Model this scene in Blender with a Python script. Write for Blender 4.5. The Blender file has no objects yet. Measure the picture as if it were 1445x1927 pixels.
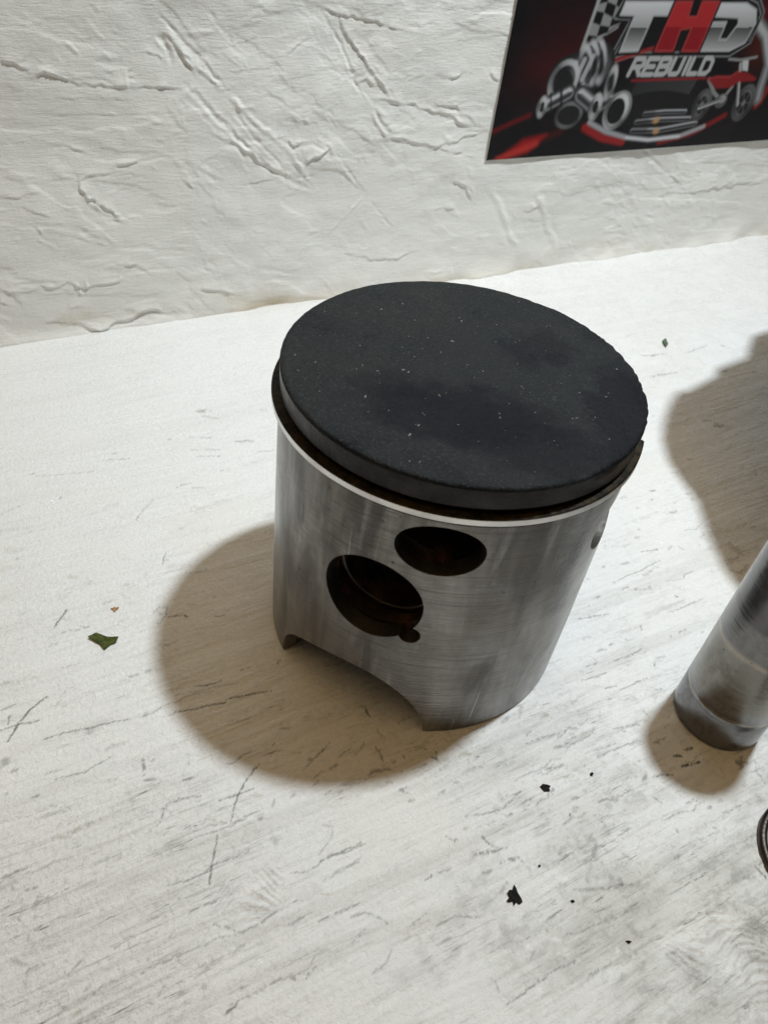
import bpy, bmesh, math
import numpy as np
from mathutils import Matrix, Vector

# ---------------------------------------------------------------- camera, world, light
S = 0.027                     # one unit below = the piston's radius, 27 mm
D2R = math.radians
sc = bpy.context.scene
PITCH, ROLL = 0.736, 0.152
CAM = np.array([-0.316, -3.765, 4.276])
WALL_YAW, WALL_D = 0.5876, 4.3456
_f = np.array([0.0, math.cos(PITCH), -math.sin(PITCH)])
_s = np.array([1.0, 0, 0]); _u = np.cross(_s, _f)
_s2 = _s * math.cos(ROLL) + _u * math.sin(ROLL)
_u2 = -_s * math.sin(ROLL) + _u * math.cos(ROLL)
cd = bpy.data.cameras.new('camera'); cam = bpy.data.objects.new('camera', cd)
sc.collection.objects.link(cam); sc.camera = cam
M = Matrix.Identity(4)
for i in range(3):
    M[i][0], M[i][1], M[i][2], M[i][3] = _s2[i], _u2[i], -_f[i], CAM[i] * S
cam.matrix_world = M
cd.sensor_fit = 'HORIZONTAL'; cd.sensor_width = 36.0; cd.lens = 36.0 * 1500 / 1445
cd.clip_start = 0.005; cd.clip_end = 20
cd.dof.use_dof = True; cd.dof.focus_distance = 4.75 * S; cd.dof.aperture_fstop = 75

w = bpy.data.worlds.new('World'); sc.world = w; w.use_nodes = True
bg = w.node_tree.nodes['Background']
bg.inputs[0].default_value = (1.0, 0.92, 0.74, 1); bg.inputs[1].default_value = 0.040
sc.view_settings.view_transform = 'Standard'; sc.view_settings.look = 'None'
sc.view_settings.exposure = 0; sc.view_settings.gamma = 1

def area(name, loc, target, size, energy, col, shape='DISK', size_y=None):
    l = bpy.data.lights.new(name, 'AREA'); l.shape = shape; l.size = size * S
    if size_y: l.size_y = size_y * S
    l.energy = energy; l.color = col
    o = bpy.data.objects.new(name, l); sc.collection.objects.link(o)
    o.location = Vector(loc) * S
    o.rotation_euler = (Vector(target) - Vector(loc)).to_track_quat('-Z', 'Y').to_euler()
    return o
sl = bpy.data.lights.new('desk_lamp_light', 'SPOT'); sl.energy = 8.5; sl.color = (0.86, 0.95, 1.0)
sl.spot_size = D2R(82); sl.spot_blend = 1.0; sl.shadow_soft_size = .42 * S
so = bpy.data.objects.new('desk_lamp_light', sl); sc.collection.objects.link(so)
so.location = Vector((4.0, 2.35, 16.0)) * S
so.rotation_euler = (Vector((1.5, 3.8, 0)) - Vector((4.0, 2.35, 16.0))).to_track_quat('-Z', 'Y').to_euler()
area('room_ceiling_light', (-9, -7, 46), (0, 0, 0), 40, 5.6, (1.0, 0.65, 0.29), 'SQUARE')

# ---------------------------------------------------------------- helpers
rng = np.random.default_rng(7)
def vn(x, y, seed=0):
    x = np.asarray(x, float); y = np.asarray(y, float)
    xi = np.floor(x).astype(np.int64); yi = np.floor(y).astype(np.int64)
    fx = x - xi; fy = y - yi
    fx = fx * fx * fx * (fx * (fx * 6 - 15) + 10); fy = fy * fy * fy * (fy * (fy * 6 - 15) + 10)
    def h(a, b):
        n = (a * 374761393 + b * 668265263 + seed * 1274126177) & 0xffffffff
        n = ((n ^ (n >> 13)) * 1274126177) & 0xffffffff
        n = ((n ^ (n >> 16)) * 2246822519) & 0xffffffff
        return ((n ^ (n >> 15)) & 0xffff) / 32767.5 - 1.0
    a = h(xi, yi); b = h(xi + 1, yi); c = h(xi, yi + 1); d = h(xi + 1, yi + 1)
    return (a + (b - a) * fx) * (1 - fy) + (c + (d - c) * fx) * fy
def fbm(x, y, seed=0, n=4, g=0.5):
    r = 0; a = 1.0; t = 0
    for k in range(n):
        r = r + a * vn(x * 2 ** k + 17.3 * k, y * 2 ** k - 9.1 * k, seed + k); t += a; a *= g
    return r / t
def sstep(a, b, x):
    t = np.clip((x - a) / (b - a), 0, 1); return t * t * (3 - 2 * t)

def link(o, parent=None, **props):
    sc.collection.objects.link(o)
    if parent is not None: o.parent = parent
    for k, v in props.items(): o[k] = v
    return o
def pydata(name, v, f, mats=(), parent=None, smooth=True, fm=None, **props):
    me = bpy.data.meshes.new(name)
    me.from_pydata((np.asarray(v, float) * S).tolist(), [], [list(map(int, q)) for q in f])
    for m in mats: me.materials.append(m)
    if fm is not None: me.polygons.foreach_set('material_index', np.asarray(fm, np.int32))
    me.polygons.foreach_set('use_smooth', np.full(len(me.polygons), smooth)); me.update()
    return link(bpy.data.objects.new(name, me), parent, **props)
def empty(name, loc=(0, 0, 0), **props):
    o = bpy.data.objects.new(name, None); o.empty_display_size = 0.01
    o.location = Vector(loc) * S; return link(o, None, **props)
def sharp(o, deg=35):
    me = o.data; bm = bmesh.new(); bm.from_mesh(me)
    for e in bm.edges:
        e.smooth = not (len(e.link_faces) != 2 or e.calc_face_angle(0) > D2R(deg))
    bm.to_mesh(me); bm.free()
def lathe(prof, n=128, a0=0.0, a1=2 * math.pi, closed_prof=False):
    """verts, faces of a profile [(r,z)] turned about z"""
    full = abs(a1 - a0 - 2 * math.pi) < 1e-6; k = len(prof); cols = n if full else n + 1
    t = a0 + (a1 - a0) * np.arange(cols) / n; p = np.array(prof, float)
    v = np.stack([p[None, :, 0] * np.cos(t)[:, None], p[None, :, 0] * np.sin(t)[:, None], np.broadcast_to(p[None, :, 1], (cols, k))], -1).reshape(-1, 3)
    f = []; kk = k if closed_prof else k - 1
    for i in range(n):
        j = (i + 1) % cols
        for m in range(kk):
            q = (m + 1) % k; f.append((i * k + m, j * k + m, j * k + q, i * k + q))
    if not full and closed_prof: f += [tuple(range(k))[::-1], tuple(n * k + m for m in range(k))]
    return v, f
def gridmesh(name, X, Y, P, col=None, mats=(), back=None, rough=None, parent=None, **props):
    """P (ny,nx,3) heightfield; back = offset vector that closes it into a solid"""
    ny, nx = P.shape[:2]; V = P.reshape(-1, 3); idx = np.arange(ny * nx).reshape(ny, nx)
    F = np.stack([idx[:-1, :-1], idx[:-1, 1:], idx[1:, 1:], idx[1:, :-1]], -1).reshape(-1, 4)
    nv0 = len(V); extra = None
    loop = np.concatenate([idx[0, :], idx[1:, -1], idx[-1, -2::-1], idx[-2:0:-1, 0]])
    if back is not None:
        V = np.concatenate([V, V[loop] * 1.0 + np.array(back)]); nl = len(loop)
        a = np.arange(nl); b = (a + 1) % nl
        F = np.concatenate([F, np.stack([loop[b], loop[a], nv0 + a, nv0 + b], -1)])
        extra = (nv0 + a)[::-1]
    me = bpy.data.meshes.new(name); nf = len(F); nl_ = nf * 4 + (len(extra) if extra is not None else 0)
    me.vertices.add(len(V)); me.vertices.foreach_set('co', (V * S).astype(np.float32).ravel())
    me.loops.add(nl_); li = F.ravel() if extra is None else np.concatenate([F.ravel(), extra])
    me.loops.foreach_set('vertex_index', li.astype(np.int32))
    npo = nf + (extra is not None); me.polygons.add(npo)
    ls = np.arange(nf) * 4
    if extra is not None: ls = np.append(ls, nf * 4)
    me.polygons.foreach_set('loop_start', ls.astype(np.int32))
    sm = np.ones(npo, bool); sm[(ny - 1) * (nx - 1):] = False
    me.polygons.foreach_set('use_smooth', sm)
    me.update(calc_edges=True); me.validate()
    if col is not None:
        c = np.ones((len(V), 4), np.float32); c[:nv0, :3] = col.reshape(-1, 3); c[nv0:, :3] = col.reshape(-1, 3).mean(0)
        if rough is not None: c[:nv0, 3] = rough.ravel()
        at = me.color_attributes.new('paint', 'FLOAT_COLOR', 'POINT'); at.data.foreach_set('color', c.ravel())
    for m in mats: me.materials.append(m)
    return link(bpy.data.objects.new(name, me), parent, **props)

# ---- materials
def mat(name, base=(.5, .5, .5), rough=.5, metal=0.0, spec=.5):
    m = bpy.data.materials.new(name); m.use_nodes = True; nt = m.node_tree
    b = nt.nodes['Principled BSDF']
    b.inputs['Base Color'].default_value = (*base, 1); b.inputs['Roughness'].default_value = rough
    b.inputs['Metallic'].default_value = metal; b.inputs['Specular IOR Level'].default_value = spec
    return m, nt, b
class N:
    def __init__(s, nt): s.nt = nt; s.l = nt.links.new
    def n(s, t, **kw):
        x = s.nt.nodes.new(t)
        for k, v in kw.items(): setattr(x, k, v)
        return x
    def coord(s, scale=(1, 1, 1), rot=(0, 0, 0)):
        tc = s.n('ShaderNodeTexCoord'); mp = s.n('ShaderNodeMapping')
        mp.inputs['Scale'].default_value = [k / S for k in scale]; mp.inputs['Rotation'].default_value = rot
        s.l(tc.outputs['Object'], mp.inputs[0]); return mp.outputs[0]
    def noise(s, vec, scale=5, detail=4, rough=.5, dist=0):
        x = s.n('ShaderNodeTexNoise'); x.inputs['Scale'].default_value = scale; x.inputs['Detail'].default_value = detail
        x.inputs['Roughness'].default_value = rough; x.inputs['Distortion'].default_value = dist
        s.l(vec, x.inputs['Vector']); return x.outputs['Fac']
    def ramp(s, fac, stops):
        x = s.n('ShaderNodeValToRGB'); e = x.color_ramp.elements
        while len(e) < len(stops): e.new(.5)
        for i, (p, c) in enumerate(stops):
            e[i].position = p; e[i].color = (*c, 1) if hasattr(c, '__len__') else (c, c, c, 1)
        s.l(fac, x.inputs[0]); return x.outputs[0]
    def mix(s, a, b, fac, mode='MIX'):
        x = s.n('ShaderNodeMix', data_type='RGBA', blend_type=mode)
        for sock, v in ((x.inputs[0], fac), (x.inputs[6], a), (x.inputs[7], b)):
            if hasattr(v, 'links'): s.l(v, sock)
            elif hasattr(v, '__len__'): sock.default_value = (*v, 1)
            else: sock.default_value = v
        return x.outputs[2]
    def math(s, op, a, b=0.0):
        x = s.n('ShaderNodeMath', operation=op)
        for sock, v in ((x.inputs[0], a), (x.inputs[1], b)):
            if hasattr(v, 'links'): s.l(v, sock)
            else: sock.default_value = v
        return x.outputs[0]
    def bump(s, h, dist, strength=1.0, prev=None):
        x = s.n('ShaderNodeBump'); x.inputs['Strength'].default_value = strength; x.inputs['Distance'].default_value = dist * S
        s.l(h, x.inputs['Height'])
        if prev is not None: s.l(prev, x.inputs['Normal'])
        return x.outputs[0]
    def attr(s, name='paint'):
        x = s.n('ShaderNodeVertexColor', layer_name=name); return x.outputs['Color'], x.outputs['Alpha']

# painted table top: colour from the surface's own paint layer (marks, dirt), fine grain from nodes
def m_table():
    m, nt, b = mat('white_painted_board', rough=.4, spec=.45); q = N(nt)
    col, al = q.attr(); c = q.coord()
    sp = q.noise(c, 120, 2, .6); grain = q.noise(q.coord((2.6, 34, 2.6)), 1, 6, .72, .35); fib = q.noise(q.coord((6, 62, 6)), 1, 5, .7, .5)
    brk = q.noise(q.coord((3, 7, 3)), 1, 4, .6, .5)
    k = q.mix(col, (.40, .40, .385), q.math('MULTIPLY', q.ramp(sp, [(.68, 0), (.80, .6)]), q.math('ADD', al, .25)))
    st = q.math('MULTIPLY', q.ramp(grain, [(.52, 0), (.64, .85)]), q.math('MULTIPLY', al, q.ramp(brk, [(.38, .15), (.66, 1)])))
    k = q.mix(k, (.30, .30, .285), st)
    st2 = q.math('MULTIPLY', q.ramp(fib, [(.585, 0), (.64, 1)]), q.math('MULTIPLY', al, q.ramp(brk, [(.46, .1), (.62, 1)])))
    k = q.mix(k, (.13, .13, .125), st2)
    mo = q.noise(c, 22, 5, .7, .6)
    k = q.mix(k, (.36, .36, .345), q.math('MULTIPLY', q.ramp(mo, [(.54, 0), (.66, .8)]), q.math('MULTIPLY', al, q.ramp(brk, [(.30, .25), (.62, 1)]))))
    k = q.mix(k, (.82, .82, .815), q.math('MULTIPLY', q.ramp(grain, [(.28, .6), (.42, 0)]), .7))
    nt.links.new(k, b.inputs['Base Color'])
    nt.links.new(q.ramp(q.noise(c, 3.5, 5, .65, .4), [(.38, .13), (.52, .36), (.7, .52)]), b.inputs['Roughness'])
    h = q.math('ADD', q.math('MULTIPLY', grain, .7), q.math('MULTIPLY', q.noise(c, 38, 5, .65), .8))
    nt.links.new(q.bump(h, .016, .9), b.inputs['Normal']); return m
def m_wall():
    m, nt, b = mat('white_painted_plaster', rough=.62, spec=.3); q = N(nt)
    col, al = q.attr(); c = q.coord()
    g = q.noise(q.coord((9, 9, 55)), 1, 4, .6, .6)
    k = q.mix(col, (.60, .57, .50), q.ramp(g, [(.55, 0), (.80, .16)]))
    nt.links.new(k, b.inputs['Base Color'])
    h = q.math('ADD', q.math('MULTIPLY', g, .7), q.math('MULTIPLY', q.noise(c, 26, 5, .6), .5))
    h = q.math('ADD', h, q.math('MULTIPLY', q.noise(c, 85, 3, .7), .35))
    nt.links.new(q.bump(h, .0075, .9), b.inputs['Normal']); return m
STAINS = [(-.02, -.45, .62, .28, .78), (.36, -.62, .50, .26, .62), (.41, .30, .24, .26, .45), (.85, -.25, .24, .6, .65), (-.35, -.30, .35, .18, .4)]
def m_carbon():
    m, nt, b = mat('carbon_crust', (.018, .0195, .0205), .62, 0, .10); q = N(nt); c = q.coord()
    big = q.noise(c, 1.6, 5, .6, .5); fine = q.noise(c, 75, 3, .7); pit = q.noise(c, 26, 4, .65)
    k = q.ramp(big, [(.34, (.007, .008, .011)), (.47, (.0155, .018, .019)), (.7, (.020, .022, .0215))])
    k = q.mix(k, (.075, .08, .08), q.ramp(fine, [(.55, 0), (.74, .6)]))
    k = q.mix(k, (.006, .006, .008), q.ramp(pit, [(.27, .7), (.42, 0)]))
    wv = q.n('ShaderNodeVectorMath', operation='ADD'); nz = q.n('ShaderNodeTexNoise'); nz.inputs['Scale'].default_value = 5; nz.inputs['Detail'].default_value = 5
    q.l(c, nz.inputs['Vector']); sc_ = q.n('ShaderNodeVectorMath', operation='SCALE'); sc_.inputs['Scale'].default_value = .45; q.l(nz.outputs['Color'], sc_.inputs[0])
    q.l(c, wv.inputs[0]); q.l(sc_.outputs[0], wv.inputs[1])
    for (px, py, sx, sy, kk) in STAINS:
        mp = q.n('ShaderNodeMapping'); mp.inputs['Location'].default_value = (-(px + .225) / sx, -(py + .225) / sy, -(2.0 + .22)); mp.inputs['Scale'].default_value = (1 / sx, 1 / sy, 1)
        q.l(wv.outputs[0], mp.inputs[0]); gr = q.n('ShaderNodeTexGradient', gradient_type='SPHERICAL'); q.l(mp.outputs[0], gr.inputs[0])
        k = q.mix(k, (.005, .0052, .0085), q.ramp(gr.outputs['Fac'], [(0, 0), (.40, kk)]))
    nt.links.new(k, b.inputs['Base Color'])
    nt.links.new(q.ramp(pit, [(.3, .50), (.7, .70)]), b.inputs['Roughness'])
    h = q.math('ADD', q.math('MULTIPLY', fine, .5), pit)
    nt.links.new(q.bump(h, .014, .8), b.inputs['Normal']); return m
def m_varnish():
    m, nt, b = mat('burnt_oil_varnish', rough=.5, spec=.35); q = N(nt); c = q.coord()
    k = q.ramp(q.noise(c, 6, 5, .65), [(.36, (.006, .0045, .003)), (.50, (.026, .014, .007)), (.64, (.13, .058, .024))])
    nt.links.new(k, b.inputs['Base Color'])
    nt.links.new(q.bump(q.noise(c, 40, 4, .6), .02, .8), b.inputs['Normal']); return m
def bevel(q, r=.010):
    x = q.n('ShaderNodeBevel', samples=4); x.inputs['Radius'].default_value = r * S; return x.outputs[0]
def m_skirt():
    m, nt, b = mat('worn_aluminium', (.46, .455, .45), .36, 1.0); q = N(nt)
    c = q.coord(); lines = q.noise(q.coord((1.3, 1.3, 95)), 1, 3, .7); smear = q.noise(q.coord((5, 5, 1.1)), 1, 5, .6, .8)
    patch = q.noise(c, 2.6, 5, .6, .6); scr = q.noise(q.coord((42, 42, 1.6)), 1, 3, .6)
    k = q.ramp(patch, [(.3, (.17, .167, .162)), (.5, (.215, .21, .20)), (.7, (.27, .262, .248))])
    refl_bands = q.noise(q.coord((3.2, 3.2, .55)), 1, 4, .55, .6)  # upright bands of reflected light and dark, painted into the base colour
    k = q.mix(k, (.085, .083, .08), q.ramp(refl_bands, [(.38, .85), (.52, 0)]))
    k = q.mix(k, (.35, .34, .33), q.ramp(refl_bands, [(.54, 0), (.68, .55)]))
    k = q.mix(k, (.42, .41, .40), q.ramp(smear, [(.52, 0), (.72, .5)]))
    k = q.mix(k, (.12, .115, .11), q.ramp(lines, [(.30, .7), (.48, 0)]))
    k = q.mix(k, (.52, .51, .50), q.ramp(scr, [(.66, 0), (.74, .5)]))
    k = q.mix(k, (.05, .045, .04), q.ramp(q.noise(c, 24, 2, .5), [(.72, 0), (.77, .8)]))
    k = q.mix(k, (.10, .08, .06), q.ramp(q.noise(q.coord((1.2, 1.2, .9)), 1, 4, .6), [(.50, 0), (.72, .6)]))
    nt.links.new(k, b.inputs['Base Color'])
    nt.links.new(q.ramp(q.math('ADD', q.math('MULTIPLY', patch, .6), q.math('MULTIPLY', smear, .4)), [(.35, .30), (.65, .17)]), b.inputs['Roughness'])
    b.inputs['Anisotropic'].default_value = .75; b.inputs['Anisotropic Rotation'].default_value = .25
    tg = q.n('ShaderNodeTangent', direction_type='RADIAL', axis='Z'); nt.links.new(tg.outputs[0], b.inputs['Tangent'])
    nt.links.new(q.bump(q.math('ADD', q.math('MULTIPLY', lines, .8), q.math('MULTIPLY', scr, .45)), .0055, .9, bevel(q)), b.inputs['Normal']); return m
def m_plain_metal(name, col, rough, var=.35, bump=.003):
    m, nt, b = mat(name, col, rough, 1.0); q = N(nt); c = q.coord()
    p = q.noise(c, 5, 5, .6, .4)
    nt.links.new(q.mix(col, tuple(k * (1 - var) for k in col), q.ramp(p, [(.35, 1), (.65, 0)])), b.inputs['Base Color'])
    nt.links.new(q.ramp(p, [(.3, min(1, rough * 1.35)), (.7, rough * .8)]), b.inputs['Roughness'])
    nt.links.new(q.bump(q.noise(c, 50, 4, .6), bump, .7, bevel(q)), b.inputs['Normal']); return m
def m_pin():
    m, nt, b = mat('worn_steel', (.42, .41, .40), .2, 1.0); q = N(nt); c = q.coord()
    tc = q.n('ShaderNodeTexCoord'); sx = q.n('ShaderNodeSeparateXYZ'); q.l(tc.outputs['Object'], sx.inputs[0])
    z = q.math('DIVIDE', sx.outputs['Z'], 1.6 * S)
    z = q.math('ADD', z, q.math('MULTIPLY', q.math('SUBTRACT', q.noise(c, 4, 3, .6), .5), .05))
    band = q.ramp(z, [(0, (0.187, 0.182, 0.187)), (.13, (0.220, 0.220, 0.226)), (.165, (0.198, 0.198, 0.204)), (.175, (0.385, 0.363, 0.330)), (.19, (0.165, 0.160, 0.160)), (.22, (0.231, 0.231, 0.231)), (.26, (.215, .205, .182)), (.48, (.22, .21, .185)), (.50, (0.341, 0.303, 0.259)), (.52, (0.187, 0.182, 0.176)), (.64, (0.209, 0.204, 0.198)), (.66, (0.132, 0.127, 0.127)), (1, (0.220, 0.215, 0.209))])
    k = q.mix(band, (.10, .085, .065), q.ramp(q.noise(c, 6, 6, .7), [(.46, 0), (.66, .65)]))
    k = q.mix(k, (.08, .07, .06), q.ramp(q.noise(c, 34, 2, .5), [(.70, 0), (.77, .8)]))
    nt.links.new(k, b.inputs['Base Color'])
    nt.links.new(q.ramp(q.noise(c, 6, 5, .6), [(.3, .28), (.7, .14)]), b.inputs['Roughness'])
    nt.links.new(q.bump(q.noise(q.coord((2, 2, 70)), 1, 3, .6), .002, .7), b.inputs['Normal']); return m
def m_print():
    m, nt, b = mat('printed_card', rough=.45, spec=.22); q = N(nt); col, al = q.attr()
    nt.links.new(col, b.inputs['Base Color']); return m
def m_fleck(name, a, c2, scale=40, rough=.6):
    m, nt, b = mat(name, a, rough, 0, .12); q = N(nt); c = q.coord()
    nt.links.new(q.mix(a, c2, q.ramp(q.noise(c, scale, 4, .6), [(.4, 0), (.62, 1)])), b.inputs['Base Color'])
    nt.links.new(q.bump(q.noise(c, scale * 1.5, 4, .6), .01, .8), b.inputs['Normal']); return m
CUTM = m_plain_metal('machined_hole_wall', (.15, .14, .125), .5, .6, .006)
TABLE, WALLM, CARBON, VARN, SKIRT = m_table(), m_wall(), m_carbon(), m_varnish(), m_skirt()
CHROME = m_plain_metal('polished_ring_steel', (.80, .79, .78), .30, .15)
RINGTOP = m_fleck('carboned_ring_face', (.006, .005, .0035), (.030, .022, .011), 14, .5)
LANDM = m_plain_metal('blackened_aluminium', (.040, .038, .038), .30, .4, .004)
PIN = m_pin(); PRINT = m_print()
CAST = m_plain_metal('cast_aluminium', (.40, .40, .39), .45, .3, .02)
CARD = mat('card_edge', (.72, .70, .66), .7)[0]
LEAF = m_fleck('dry_leaf', (.030, .045, .010), (.085, .095, .025), 30)
BLACKF = m_fleck('black_paint_flake', (.004, .004, .004), (.012, .011, .010), 40)
TAN = m_fleck('tan_fibre', (.33, .17, .06), (.45, .27, .12), 40)
GREENC = m_fleck('green_crumb_skin', (.05, .10, .05), (.12, .16, .10), 40)
WIRE = m_plain_metal('oily_spring_wire', (.10, .085, .075), .35, .5)

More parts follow.
